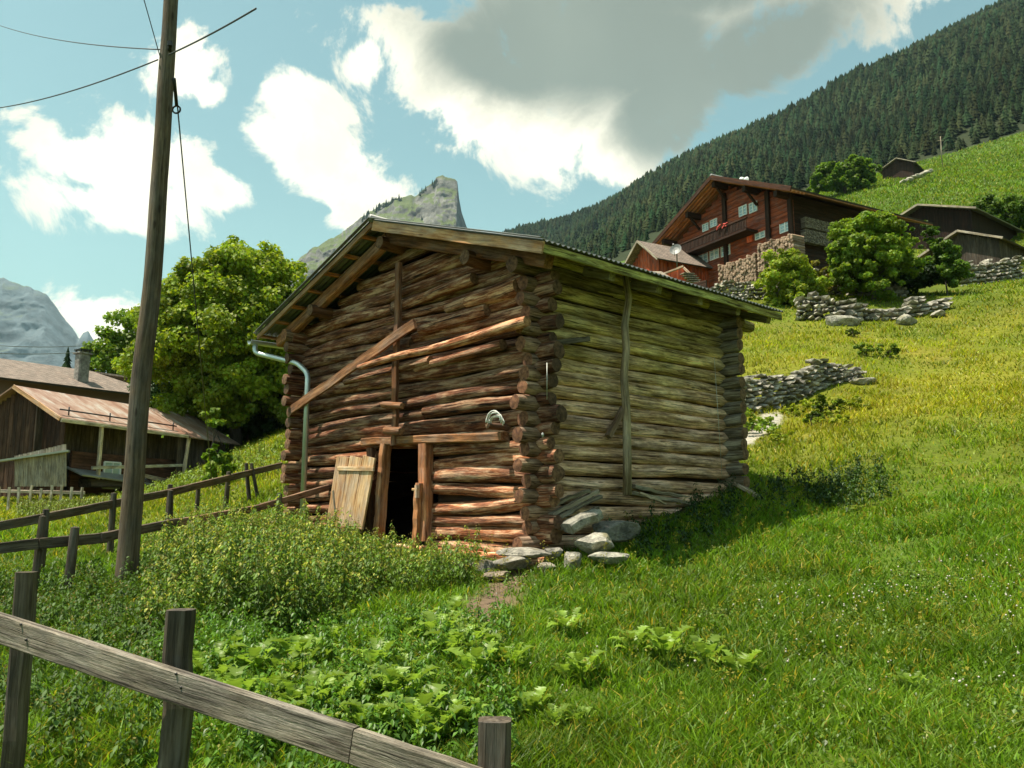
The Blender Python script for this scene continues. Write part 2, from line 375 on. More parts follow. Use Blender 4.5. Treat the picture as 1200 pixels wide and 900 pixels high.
def Hs(x, y):
    x = np.atleast_1d(np.asarray(x, float)); y = np.atleast_1d(np.asarray(y, float))
    out = np.zeros(len(x))
    for s in range(0, len(x), 40000):
        u, v = comp(x[s:s+40000], y[s:s+40000])
        k = _tps((u[:, None]-_cu)**2+(v[:, None]-_cv)**2)@_sol[:_n]+_sol[_n]+_sol[_n+1]*u+_sol[_n+2]*v
        r = np.hypot(x[s:s+40000], y[s:s+40000]); out[s:s+40000] = k*(r+6)
    r = np.hypot(x, y)
    q = np.stack([x, y, x*0], -1)
    out = out+.07*fbm(q*.45, 3)*np.clip(r/6, .3, 1)+.25*fbm(q*.08, 2, 5)*np.clip((r-25)/30, 0, 1)
    far = np.clip((r-250)/400, 0, 1)
    out = out+far*(fbm(q*.006, 4, 8)*18)
    return out+EYE
def H(x, y): return float(Hs(x, y)[0])

# barn frame (shared by the terrain colours)
BA = unit(V(-.677, .736, 0)); BB = unit(V(.736, .677, 0)); UZ = V(0, 0, 1)
BC = P(632, 600, 10.8); BC[2] = 0; BW, BL = 6.2, 4.35
def B(u, v, z): return BC+BA*u+BB*v+UZ*(z+EYE)      # z relative to the eye
def buv(x, y):
    dx, dy = x-BC[0], y-BC[1]; return dx*BA[0]+dy*BA[1], dx*BB[0]+dy*BB[1]

def path_dist(x, y, pts):
    d = np.full(x.shape, 1e9)
    for (a, b) in zip(pts[:-1], pts[1:]):
        a = np.array(a); b = np.array(b); ab = b-a; t = np.clip(((x-a[0])*ab[0]+(y-a[1])*ab[1])/(ab@ab), 0, 1)
        d = np.minimum(d, np.hypot(x-a[0]-ab[0]*t, y-a[1]-ab[1]*t))
    return d
def g2(px, py, Y): p = P(px, py, Y); return (p[0], p[1])
DIRT = [g2(560, 760, 7.4), g2(565, 712, 8.8), g2(590, 680, 9.8), g2(612, 664, 10.5)]
SCAR = [g2(845, 540, 17.2), g2(872, 512, 18.8), g2(905, 483, 21.3)]
def dirt_mask(x, y):
    n = .18*fbm(np.stack([x, y, x*0], -1)*3, 3, 20)
    d = 1-np.clip((path_dist(x, y, DIRT)+n-.08)/.30, 0, 1)
    return d
def scar_mask(x, y):
    n = .12*fbm(np.stack([x, y, x*0], -1)*3, 3, 21)
    return 1-np.clip((path_dist(x, y, SCAR)+n-.22)/.12, 0, 1)
def in_barn(x, y, m=.15):
    u, v = buv(x, y); return (u > -m) & (u < BW+m) & (v > -m) & (v < BL+m)
def yellow(x, y):
    """how yellow and dry the sward is: the hillside right of the barn"""
    q = np.stack([x, y, x*0], -1)
    k = np.clip((y-12.5)/6, 0, 1)*np.clip((x+2)/5, 0, 1)*(1-np.clip((y-26)/14, 0, 1)*.6)
    k = k*(.75+.5*fbm(q*.35, 3, 30)); kl = np.clip((y-12)/8, 0, 1)*np.clip((-x-1)/4, 0, 1)*.55*np.clip((46-y)/8, 0, 1)
    return np.clip(k+kl+.22*fbm(q*.9, 3, 31)+.05, 0, 1)
def forest_mask(x, y):
    r = np.hypot(x, y); az = np.degrees(np.arctan2(x, y))
    # lower edge of the wood: high on the right above the alp, lower on the left
    lo = np.interp(az, [-60, -15, 0, 10, 19, 22.5, 25, 31, 40, 60], [900, 800, 420, 190, 200, 270, 300, 330, 345, 420])
    return r > lo+25*fbm(np.stack([x, y, x*0], -1)*.02, 2, 40)

def ground():
    rs = np.concatenate([[.01], np.geomspace(1.2, 3000, 300)])
    az = np.concatenate([np.arange(-180, -50, 2.5), np.arange(-50, 50, .25), np.arange(50, 180, 2.5)])
    A, R = np.meshgrid(np.radians(az), rs, indexing='ij')
    x = (R*np.sin(A)).ravel(); y = (R*np.cos(A)).ravel(); z = Hs(x, y)
    rr = np.hypot(x, y)
    z = z+(.02*fbm(np.stack([x, y, x*0], -1)*2.5, 3, 12))*(rr < 60)
    na, nr = A.shape; idx = np.arange(na*nr).reshape(na, nr)
    a = idx; b = np.roll(idx, -1, 0)
    f = np.stack([a[:, :-1], a[:, 1:], b[:, 1:], b[:, :-1]], -1).reshape(-1, 4)[:, ::-1]
    q = np.stack([x, y, x*0], -1)
    green = np.array([.07, .115, .014]); yel = np.array([.175, .18, .02]); dry = np.array([.22, .15, .05])
    alp = np.array([.085, .145, .025]); wd = np.array([.030, .040, .018]); soil = np.array([.17, .12, .085]); rock = np.array([.42, .39, .34])
    k = yellow(x, y)[:, None]; c = green*(1-k)+yel*k
    dr = np.clip(fbm(q*1.1, 4, 33)*1.6-.35, 0, 1)[:, None]; c = c*(1-dr*.5)+dry*dr*.5
    fa = np.clip((rr-60)/50, 0, 1)[:, None]; c = c*(1-fa)+(alp*(1+.55*fbm(q*np.array([.03, .07, 1]), 5, 34)[:, None]))*fa
    fm = forest_mask(x, y)[:, None]; c = np.where(fm, wd, c)  # shade under the trees is put into the forest floor colour
    d = dirt_mask(x, y)[:, None]; c = c*(1-d)+soil*d
    s = scar_mask(x, y)[:, None]; c = c*(1-s)+rock*s
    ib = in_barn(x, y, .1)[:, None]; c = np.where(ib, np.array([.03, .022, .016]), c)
    m, nt, bs = new_mat('meadow_ground'); g = nt.nodes.new('ShaderNodeNewGeometry').outputs['Position']
    n1 = noise(nt, g, 9, 6, .7); n2 = noise(nt, g, .35, 5, .6)
    cc = mixc(nt, attr(nt, 'tint').outputs['Color'], ramp(nt, n1, [(.3, (.45, .45, .45)), (.7, (1.35, 1.35, 1.3))]), .8, 'MULTIPLY')
    cc = mixc(nt, cc, ramp(nt, n2, [(.3, (.75, .8, .8)), (.7, (1.2, 1.15, 1.1))]), .7, 'MULTIPLY')
    nt.links.new(cc, bs.inputs['Base Color']); bs.inputs['Roughness'].default_value = .95; bs.inputs['Specular IOR Level'].default_value = .1
    n4 = noise(nt, g, .12, 9, .75); cc = mixc(nt, cc, ramp(nt, n4, [(.35, (.7, .75, .75)), (.65, (1.25, 1.15, 1.1))]), .8, 'MULTIPLY'); nt.links.new(cc, bs.inputs['Base Color'])
    bump(nt, bs, n1, .5, .06)
    o = fast_mesh('ground', np.stack([x, y, z], -1), [f], c, m, smooth=True); tag(o, kind='structure')
ground()

# ---------------------------------------------------------------- grass, weeds
def scatter(n, r0, r1, azr=(-43, 43)):
    r = np.exp(RNG.uniform(math.log(r0), math.log(r1), n)); az = np.radians(RNG.uniform(azr[0], azr[1], n))
    return r*np.sin(az), r*np.cos(az)
def blades(name, n, r0, r1, hmin, hmax, label, wmul=1.0, azr=(-43, 43), tm=(1, 1, 1)):
    x, y = scatter(n, r0, r1, azr)
    if r0 > 60: kf = ~forest_mask(x, y); x, y = x[kf], y[kf]; n = len(x)
    q = np.stack([x, y, x*0], -1)
    clump = fbm(q*1.6, 3, 50)
    keep = ~in_barn(x, y, .12) & (RNG.random(n) > dirt_mask(x, y)*1.15) & (scar_mask(x, y) < .3) & (RNG.random(n) < .86+.7*clump)
    keep &= ~((x > 9) & (x < 24) & (y > 42.5) & (y < 56))
    x, y, clump = x[keep], y[keep], clump[keep]; n = len(x)
    z = Hs(x, y); r = np.hypot(x, y)
    h = RNG.uniform(hmin, hmax, n)*(1+.9*clump)*(1+r*.006); h = np.maximum(h, .035)
    w = (.0032+.00055*r)*wmul*RNG.uniform(.7, 1.4, n)
    a = RNG.uniform(0, 2*math.pi, n); dx = np.stack([np.cos(a), np.sin(a), a*0], -1)
    la = RNG.uniform(0, 2*math.pi, n); ln = RNG.uniform(.2, 1.25, n)[:, None]*h[:, None]
    ld = np.stack([np.cos(la), np.sin(la), la*0], -1)*ln
    b = np.stack([x, y, z-.01], -1); m = b+ld*.35+np.outer(h*.6, UZ); t = b+ld+np.outer(h*.95, UZ)
    W = w[:, None]
    v = np.stack([b-dx*W, b+dx*W, m+dx*W*.7, m-dx*W*.7, t], 1).reshape(-1, 3); i = np.arange(n)[:, None]*5
    k = np.clip(yellow(x, y)+RNG.normal(0, .12, n), 0, 1)[:, None]
    tint = (1-k)*np.array([.80, 1.0, .8])+k*np.array([2.15, 1.40, 1.0])
    big = 1+.5*fbm(np.stack([x, y, x*0], -1)*.55, 3, 91)[:, None]; tint = tint*big
    dry = (RNG.random(n) < .05+.18*k[:, 0])[:, None]; tint = np.where(dry, np.array([2.6, 1.35, 2.2]), tint)*RNG.uniform(.5, 1.4, (n, 1))
    tint = tint*np.array(tm)
    o = fast_mesh(name, v, [np.hstack([i, i+1, i+2, i+3]), np.hstack([i+3, i+2, i+4])], np.repeat(tint, 5, 0), M['grass'])
    tag(o, label, 'grass', kind='stuff')
blades('meadow_grass', 330000, 3.0, 14, .045, .15, 'lush green grass of the foreground meadow')
blades('hillside_grass', 300000, 12, 75, .05, .13, 'yellow green grass on the slopes behind the log barn')

blades('alp_grass', 110000, 75, 340, .10, .26, 'smooth green turf of the high alp below the spruce forest', azr=(14, 36), tm=(.75, .85, .9))

def plants_mesh(name, pts, hh, per_m, lsize, mat, label, cat, tintf, asp=.5, flower=0, spread=.05, stem=.004):
    V_, F_, T_ = [], [], []; off = 0
    n = len(pts); h = hh; lean = RNG.normal(0, .16, (n, 2))
    # stems as thin three-sided blades
    b = pts.copy(); b[:, 2] -= .03; top = pts+np.stack([lean[:, 0]*h, lean[:, 1]*h, h], -1)
    for ang in (0, 2.1):
        d = np.array([math.cos(ang), math.sin(ang), 0])*stem
        v = np.stack([b-d, b+d, top+d*.4, top-d*.4], 1).reshape(-1, 3); i = np.arange(n)[:, None]*4
        V_.append(v); F_.append(np.hstack([i, i+1, i+2, i+3])+off); T_.append(np.tile([.9, .75, .6], (len(v), 1))); off += len(v)
    quads = list(F_)
    cnt = np.maximum(4, (h*per_m).astype(int)); idx = np.repeat(np.arange(n), cnt); m = len(idx)
    k = RNG.uniform(.12, 1.02, m)**.8; a = RNG.uniform(0, 6.283, m); rad = np.stack([np.cos(a), np.sin(a), a*0], -1)
    c = pts[idx]+(top[idx]-pts[idx])*k[:, None]; s = lsize*RNG.uniform(.6, 1.25, m)*(1.15-.55*k)
    c = c+rad*(s*.55+spread*(1-k)*RNG.random(m))[:, None]
    nrm = rad*RNG.uniform(.1, .9, (m, 1))+np.array([0, 0, 1])*RNG.uniform(.5, 1.1, (m, 1)); dirn = rad-UZ*RNG.uniform(0, .7, (m, 1))
    v, f = leaf_quads(c, nrm, dirn, s, asp); V_.append(v); T_.append(np.repeat(tintf(m, k, c), 4, 0)); tri = f+off; off += len(v)
    tris = [tri]
    if flower:
        j = np.repeat(np.arange(n)[RNG.random(n) < flower], 12); mm = len(j); kk = RNG.uniform(.72, 1.05, mm)
        c = pts[j]+(top[j]-pts[j])*kk[:, None]+RNG.normal(0, .02, (mm, 3)); s = RNG.uniform(.015, .035, mm)
        v, f = leaf_quads(c, RNG.normal(0, 1, (mm, 3)), RNG.normal(0, 1, (mm, 3)), s, .5); V_.append(v); T_.append(np.tile([2.4, 1.4, 2.2], (len(v), 1))*RNG.uniform(.6, 1.1, (len(v), 1))); tris.append(f+off); off += len(v)
    o = fast_mesh(name, np.vstack(V_), [np.vstack(quads), np.vstack(tris)], np.vstack(T_), mat); tag(o, label, cat, kind='stuff'); return o
def zone(n, px0, px1, y0, y1, f=None):
    """ground points between two sight lines and two distances"""
    Y = np.sqrt(RNG.uniform(y0*y0, y1*y1, n)); px = RNG.uniform(px0, px1, n); x = (px-600)/FPX*Y
    k = np.ones(n, bool) if f is None else f(px, Y)
    k &= ~in_barn(x, Y, .1); x, Y = x[k], Y[k]; return np.stack([x, Y, Hs(x, Y)], -1)
def nt_tint(m, k, c):
    t = np.where((RNG.random(m) < np.clip((k-.55)*1.1, .04, .45))[:, None], np.array([2.2, 1.55, 1.4]), np.array([.85, 1.0, .8])); return t*RNG.uniform(.5, 1.5, (m, 1))*(.75+.6*k[:, None])
def wedge(px, Y):   # thicket tapers off to the right along the foot of the barn
    u, v = buv((px-600)/FPX*Y, Y); edge = np.interp(px, [100, 350, 480, 560], [7.2, 7.9, 9.0, 10.2])
    return (Y > edge+.4*np.sin(px*.03)) & (v < -.55) & ((u < 4.6) | (v < -.9))
p = zone(2700, 180, 560, 7.0, 14.2, wedge); HN = 1+.7*fbm(p*1.5, 3, 77)+.35*RNG.normal(0, 1, len(p)).clip(-1.5, 2)*.6
plants_mesh('nettle_thicket', p, np.maximum(HN, .35)*RNG.uniform(.42, .85, len(p))*np.interp(p[:, 1], [7, 8.5, 12, 14], [.8, 1.0, .8, .6])*np.interp(p[:, 0]/p[:, 1], [-.42, -.33, -.2, -.06], [.55, .95, .85, .55]), 62, .072, M['nettle'], 'tall nettle thicket in front of the open barn door', 'nettles', nt_tint, flower=.5)
p = zone(900, -40, 200, 4.8, 10.5)
plants_mesh('weed_undergrowth', p, RNG.uniform(.12, .36, len(p)), 60, .07, M['nettle'], 'dark green weeds around the foot of the utility pole', 'weeds', lambda m, k, c: np.tile([.6, .8, .6], (m, 1))*RNG.uniform(.5, 1.3, (m, 1)), flower=.2)
p = zone(800, 190, 600, 4.8, 8.2)
plants_mesh('low_weeds', p, RNG.uniform(.12, .30, len(p)), 70, .07, M['dock'], 'low bright green weeds beyond the foreground fence rail', 'weeds', lambda m, k, c: np.tile([.7, .85, .7], (m, 1))*RNG.uniform(.5, 1.3, (m, 1)), flower=.1)
p = zone(480, 690, 1000, 10.2, 14.6, lambda px, Y: (buv((px-600)/FPX*Y, Y)[0] > -1.25-.0*px) & (buv((px-600)/FPX*Y, Y)[0] < -.12) & (buv((px-600)/FPX*Y, Y)[1] > .6))
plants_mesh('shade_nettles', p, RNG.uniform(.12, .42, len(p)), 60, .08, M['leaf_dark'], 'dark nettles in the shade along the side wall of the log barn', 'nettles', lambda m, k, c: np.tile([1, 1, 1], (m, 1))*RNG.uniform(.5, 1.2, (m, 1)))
p = zone(330, 930, 1060, 12.4, 15.2, lambda px, Y: ((px-995)/60)**2+((Y-13.8)/1.25)**2 < 1-.5*np.sin(px*.21)**2)
plants_mesh('corner_nettles', p, RNG.uniform(.08, .42, len(p)), 50, .08, M['leaf_dark'], 'dark green nettle clump on the slope right of the barn shadow', 'nettles', lambda m, k, c: np.tile([1.4, 1.4, 1], (m, 1))*RNG.uniform(.5, 1.2, (m, 1)), flower=.2)
p = zone(600, 30, 140, 19, 25)
plants_mesh('garden_herbs', p, RNG.uniform(.15, .42, len(p)), 30, .10, M['nettle'], 'pale yellow green herbs in the garden below the rusty roofed barn', 'herbs', lambda m, k, c: np.tile([1.5, 1.4, 1.1], (m, 1))*RNG.uniform(.5, 1.2, (m, 1)), flower=.6, stem=.01)
p = zone(260, 145, 330, 20, 26)
plants_mesh('meadow_herbs', p, RNG.uniform(.2, .45, len(p)), 26, .14, M['nettle'], 'loose herbs on the bright meadow between the fence and the big maple', 'herbs', lambda m, k, c: np.tile([1.5, 1.5, 1], (m, 1))*RNG.uniform(.6, 1.2, (m, 1)), flower=.5, stem=.01)
p = zone(2600, 560, 1230, 4.9, 11.5); kk = fbm(p*.9, 3, 81) > -.05; p = p[kk]
plants_mesh('meadow_clover', p, RNG.uniform(.04, .12, len(p)), 150, .035, M['dock'], 'low clover and herbs mixed into the grass right of centre', 'clover', lambda m, k, c: np.tile([.8, .8, .7], (m, 1))*RNG.uniform(.5, 1.25, (m, 1)), asp=.9, flower=.06, spread=.12)
p = zone(420, 560, 1230, 5.2, 14)
plants_mesh('grass_seed_heads', p, RNG.uniform(.16, .34, len(p)), 3, .02, M['grass'], 'thin pale seed heads standing above the meadow grass', 'grass', lambda m, k, c: np.tile([2.4, 1.4, 2.4], (m, 1)), asp=.3, flower=1.0, spread=0, stem=.0022)
# clover heads
def clover():
    p = np.vstack([zone(330, 900, 1220, 5.0, 9.5), zone(90, 560, 900, 5, 9)]); p = p[fbm(p*1.3, 3, 85) > .08]; n = len(p); v0, f0 = ico(1); f0 = np.array(f0)
    p[:, 2] += RNG.uniform(.08, .16, n); s = RNG.uniform(.006, .011, n)
    v = (p[:, None, :]+v0[None]*s[:, None, None]).reshape(-1, 3); f = (f0[None]+(np.arange(n)*len(v0))[:, None, None]).reshape(-1, 3)
    o = fast_mesh('clover_flowers', v, [f], np.tile([.62, .55, .48], (len(v), 1)), M['white']); tag(o, 'small whitish clover heads dotted over the lower right grass', 'clover', kind='stuff')
clover()

# big lobed leaves of dock / butterbur
def dock_mesh(name, nl, size, h):
    vs, fs, tn = [], [], []; off = 0
    for i in range(nl):
        a = i*2.4+random.uniform(-.4, .4); s = size*random.uniform(.65, 1.15); L = h*random.uniform(.6, 1.2)
        d = np.array([math.cos(a), math.sin(a), 0]); x = np.array([-d[1], d[0], 0]); tilt = random.uniform(.4, 2.4)
        base = d*L*random.uniform(.35, .7)+UZ*L*random.uniform(.5, 1)
        # petiole
        w = x*.005; p0 = d*.02; vs += [p0-w, p0+w, base+w, base-w]; fs.append((off, off+1, off+2, off+3)); tn += [(1, .85, .7)]*4; off += 4
        g = unit(d+UZ*tilt); up = unit(np.cross(g, x)*-1); up = up if up[2] > 0 else -up
        prof = [(0, .05), (.05, .22), (.14, .26), (.2, .18), (.3, .34), (.38, .22), (.5, .36), (.58, .20), (.70, .28), (.8, .13), (.9, .12), (1, .0)]
        rows = []
        for k, wd in prof:
            wd *= random.uniform(.8, 1.15); mid = base+g*s*k-UZ*s*.42*k*k
            sdl = mid-x*s*wd+up*s*(.5*wd+random.uniform(-.05, .05)); sdr = mid+x*s*wd+up*s*(.5*wd+random.uniform(-.05, .05))
            rows.append((sdl, mid, sdr))
        t = random.uniform(.8, 1.7); tt = (t*1.15, t, t*1.0)
        for r_ in rows: vs += list(r_); tn += [tt]*3
        for j in range(len(rows)-1):
            o = off+j*3; fs += [(o, o+1, o+4, o+3), (o+1, o+2, o+5, o+4)]
        off += len(rows)*3
    me = bpy.data.meshes.new(name); me.from_pydata([tuple(v) for v in vs], [], fs); me.materials.append(M['dock'])
    a = me.attributes.new('tint', 'FLOAT_COLOR', 'POINT'); a.data.foreach_set('color', np.hstack([np.array(tn), np.ones((len(tn), 1))]).ravel())
    me.polygons.foreach_set('use_smooth', [True]*len(fs)); me.update(); return me
DM = [dock_mesh('broadleaf_plant', n, s, h) for n, s, h in ((12, .19, .17), (14, .21, .2), (10, .17, .15), (16, .18, .22))]
def place_dock(px, py, Y, k, sc, label, group):
    x = (px-600)/FPX*Y; o = bpy.data.objects.new('broadleaf_plant', DM[k % 4]); COL.objects.link(o)
    o.location = (x, Y, H(x, Y)-.01); o.rotation_euler = (0, 0, random.uniform(0, 6.28)); o.scale = (sc, sc, sc); tag(o, label, 'plant', group)
for i in range(100):
    px = random.uniform(250, 575); Y = random.uniform(5.2, 8.4)
    if px < 360 and Y > 7.0: Y = 6.4
    place_dock(px, 0, Y, i, random.uniform(.55, 1.0), 'broad-leaved plant among the bright weeds between the nettle thicket and the front fence', 'broad-leaved plants below the nettles')
for i in range(12):
    place_dock(random.uniform(575, 700), 0, random.uniform(5.6, 8.2), i, random.uniform(.5, .8), 'small broad-leaved plant in the grass below the barn corner', 'small broad-leaved plants below the barn corner')
for px, Y, k, s, lab in [(735, 7.2, 0, .95, 'leafy dock plant at the left of the row in the grass before the barn shadow'), (775, 7.0, 1, .95, 'leafy dock plant in the middle of the row before the barn shadow'),
                         (820, 6.75, 3, .9, 'upright pale dock plant second from the right in the grass row'), (855, 6.5, 0, 1.05, 'pale lobed dock plant at the right end of the grass row'),
                         (1050, 6.2, 2, .7, 'small lone dock plant in the grass at lower right'), (980, 6.1, 2, .45, 'tiny dock seedling in the lower right grass, left of the lone plant')]:
    place_dock(px, 0, Y, k, s, lab, None)
# ================================================================= THE LOG BARN
def F(px, py, v=0.): p = on_plane(px, py, BC+BB*v, BB); return float(np.dot(p-BC, BA)), p[2]-EYE
def S(px, py, u=0.): p = on_plane(px, py, BC+BA*u, BA); return float(np.dot(p-BC, BB)), p[2]-EYE
barn = empty('log_barn', B(BW/2, BL/2, -.3), 'old log barn with a low tin roof and an open plank door, in the foreground', 'barn')
PITCH = .196; Z0 = -.62; SL = 1.21/3.7
def zroof(u): return 3.22+(.6+min(u, BW-u))*SL
dL, dR = F(441, 560)[0], F(503, 560)[0]; dTop = F(490, 520)[1]; dBot = F(480, 634)[1]
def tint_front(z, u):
    k = np.clip((1.3-z)/1.3, 0, 1)*np.clip((dR+.5-u)/1.0, .25, 1); r = random.uniform(.6, 1.35)  # lower logs brighter: bleached wood and sunlight both put into the tint
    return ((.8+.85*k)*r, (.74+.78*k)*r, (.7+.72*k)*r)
def darken_end(t):  # log tint gets darker past the near corner
    t = np.array(t)
    def f(p): u = buv(p[:, 0], p[:, 1])[0]; return t*np.clip((u+.12)/.2+.62, .62, 1)[:, None]
    return f
g = MB(); nrow = 26
for i in range(nrow):
    z = Z0+.12+i*PITCH+random.uniform(-.012, .012)
    r = PITCH/2*random.uniform(.86, 1.2)
    lim = 0 if z < 3.22 else (z+.16-3.22)/SL-.6+.12
    ua, ub = -.22+random.uniform(-.1, .08), BW+.28+random.uniform(-.1, .12)
    if lim > 0: ua, ub = max(lim, -.3), BW-max(lim, -.28)
    if ub-ua < .5: continue
    segs = [(ua, ub)]
    if z < dTop+.02: segs = [(ua, dR), (dL, ub)]
    for a, b in segs:
        # long walls use two logs jointed end to end now and then
        if b-a > 4 and i % 3 == 1: c = random.uniform(2.3, 3.4); parts = [(a, c), (c-.02, b)]
        else: parts = [(a, b)]
        for a1, b1 in parts:
            dz = random.uniform(-.03, .03)
            vv = .10-random.uniform(0, .05)
            r0, r1 = r*random.uniform(.92, 1.08), r*random.uniform(.92, 1.08)
            g.log(B(a1, vv, z+dz), B(b1, vv+random.uniform(-.02, .02), z-dz), r0, r1, segs=max(8, int((b1-a1)*9)), sides=20, jit=.17, bow=.018, fl=random.uniform(.9, 1.08), tint=darken_end(tint_front(z, (a1+b1)/2)))
# the second, thinner lap logs that stick out of the upper gable wall
for (a, b, z, r) in [(.95, 2.5, 2.78, .10), (1.2, 2.9, 3.22, .09), (.2, 1.9, 3.02, .085), (2.2, 4.6, 2.2, .07), (.6, 2.6, 2.2, .075), (.3, 1.35, 2.98, .12)]:
    g.log(B(a, -.06, z), B(b, -.04, z-.06), r, r*.8, segs=14, jit=.16, bow=.02, tint=(1.3, 1.25, 1.1) if r > .1 else (.95, .9, .85))
g.build('gable_log_wall', [M['log_front'], M['end']], barn)
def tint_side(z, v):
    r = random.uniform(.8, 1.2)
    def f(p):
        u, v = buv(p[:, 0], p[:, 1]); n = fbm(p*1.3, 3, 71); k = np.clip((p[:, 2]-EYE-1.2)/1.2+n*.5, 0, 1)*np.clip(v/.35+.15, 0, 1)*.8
        e = np.clip(v/.25, .45, 1)*np.clip((BL+.1-v)/.2, .45, 1)  # ends tinted darker; at the far corner this is shade put into colour
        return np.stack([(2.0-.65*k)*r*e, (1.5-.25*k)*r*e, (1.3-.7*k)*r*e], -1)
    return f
s = MB()
for i in range(21):
    z = Z0+.12+(i+.5)*PITCH+random.uniform(-.012, .012)
    if z > 3.42: continue
    r = PITCH/2*random.uniform(.98, 1.14); va = -.20-random.uniform(-.10, .13)*(1.2 if z < 2 else .6); vb = BL+.30+random.uniform(-.1, .1)
    if i == 18: vb = BL+.85
    uu = .10-random.uniform(0, .035)
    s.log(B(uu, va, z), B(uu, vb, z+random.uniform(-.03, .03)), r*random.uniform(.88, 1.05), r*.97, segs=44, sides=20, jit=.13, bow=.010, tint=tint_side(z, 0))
s.build('side_log_wall', [M['log_side'], M['end']], barn)
s = MB()
for i in range(20):
    z = Z0+.12+(i+.5)*PITCH; r = PITCH/2*1.05
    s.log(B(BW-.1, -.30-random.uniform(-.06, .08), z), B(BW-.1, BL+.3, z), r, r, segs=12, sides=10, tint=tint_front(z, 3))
s.build('far_side_log_wall', [M['log_front'], M['end']], barn)
s = MB()
for i in range(25):
    z = Z0+.12+i*PITCH; r = PITCH/2*1.05; lim = 0 if z < 3.22 else (z+.16-3.22)/SL-.6+.12
    if BW-2*lim < .5: continue
    e = -.3 if lim <= 0 else lim
    s.log(B(e, BL-.1, z), B(BW-e, BL-.1, z), r, r, segs=14, sides=12, jit=.12, tint=(.8, .8, .75))
s.build('back_log_wall', [M['log_side'], M['end']], barn)
# dark backing sheets added inside to keep the log gaps and interior dark
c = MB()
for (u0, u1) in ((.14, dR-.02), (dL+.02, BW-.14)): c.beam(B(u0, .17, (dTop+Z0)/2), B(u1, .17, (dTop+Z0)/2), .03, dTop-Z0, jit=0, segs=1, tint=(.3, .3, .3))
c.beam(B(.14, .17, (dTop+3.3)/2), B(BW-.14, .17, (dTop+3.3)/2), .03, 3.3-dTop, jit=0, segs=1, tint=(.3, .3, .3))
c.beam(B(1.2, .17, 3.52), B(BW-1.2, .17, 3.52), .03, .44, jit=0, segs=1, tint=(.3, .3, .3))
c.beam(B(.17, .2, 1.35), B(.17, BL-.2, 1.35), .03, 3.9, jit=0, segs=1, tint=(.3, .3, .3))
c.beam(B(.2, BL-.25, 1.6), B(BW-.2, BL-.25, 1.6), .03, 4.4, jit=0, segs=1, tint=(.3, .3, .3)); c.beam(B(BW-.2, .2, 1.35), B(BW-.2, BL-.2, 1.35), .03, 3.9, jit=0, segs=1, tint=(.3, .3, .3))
c.build('inner_dark_lining', M['beam'], barn)

# squared sill under the door and along the gable wall
b_ = MB()
b_.beam(B(-.18, .02, Z0-.02), B(3.9, .02, Z0+.06), .24, .20, jit=.012, segs=14, tint=(2.0, 1.9, 1.75), ch=.2)
b_.build('sill_beam', M['log_front'], barn)

# door frame and leaf
door = empty('door_frame', B(0, 0, 0), None, None); door.parent = barn; door.location = tuple(B(0, 0, 0)-wloc(barn))
def fbar(pa, pb, w, th, v, name, mat, par, tint=(1, 1, 1), jit=.006):
    a = F(*pa, v); b = F(*pb, v); m_ = MB(); m_.beam(B(a[0], v, a[1]), B(b[0], v, b[1]), th, w, up=BA, tint=tint, jit=jit, segs=8, mat=0)
    return m_.build(name, mat, par)
fbar((436, 525), (432, 630), .17, .10, -.03, 'jamb', M['beam'], door, (.75, .7, .7))
fbar((452, 520), (444, 632), .13, .16, -.06, 'jamb', M['beam'], door, (2.0, 1.8, 1.6))
fbar((499, 520), (498, 634), .19, .16, -.06, 'jamb', M['beam'], door, (2.2, 1.8, 1.6))
fbar((491, 566), (486, 650), .11, .07, -.17, 'jamb_board', M['beam'], door, (2.4, 2.1, 1.8))
fbar((428, 518), (592, 512), .12, .16, -.05, 'lintel', M['beam'], door, (1.6, 1.5, 1.3))
la = MB(); a = F(490, 576, -.22); la.box(B(a[0], -.24, a[1]), UZ*.09, BA*.028, BB*.03, (1.4, 1.4, 1.5)); la.box(B(a[0]+.03, -.25, a[1]+.03), BA*.06, UZ*.018, BB*.018, (1.4, 1.4, 1.4)); la.build('latch', M['pale'], door)
leaf = empty('door_leaf', B(0, 0, 0), None, None); leaf.parent = barn; leaf.location = tuple(B(*[F(415, 610)[0]], -.25, F(415, 617)[1])-wloc(barn))
top = [394, 409.5, 425, 440]; bot = [387, 401.5, 415.5, 430]
for k in range(3):
    m_ = MB(); a0, a1, b0, b1 = F(top[k], 536, -.24), F(top[k+1]-.8, 536, -.24), F(bot[k], 616+k, -.24), F(bot[k+1]-.8, 616+k, -.24)
    ma, mb_ = (a0[0]+a1[0])/2, (b0[0]+b1[0])/2
    m_.beam(B(ma, -.22, a0[1]), B(mb_, -.30, b0[1]), .032, abs(a0[0]-a1[0])-.006, up=BA, tint=[(1.0, .9, .8), (1.15, 1.1, 1.0), (1.2, 1.2, 1.12)][k], jit=.001, segs=8, ch=.06)
    m_.build('plank', M['pale'], leaf)
m_ = MB(); a = F(395, 549, -.28); b = F(437, 549.5, -.28); m_.beam(B(a[0], -.26, a[1]), B(b[0], -.26, b[1]), .03, .07, tint=(1.25, 1.25, 1.2), jit=.001); m_.build('crossbar', M['pale'], leaf)
m_ = MB(); a = F(395, 605, -.28); b = F(390, 575, -.28); m_.beam(B(a[0], -.3, a[1]), B(b[0], -.27, b[1]), .02, .05, up=BA, tint=(.6, .6, .55), jit=.001); m_.build('door_strap', M['grey'], leaf)

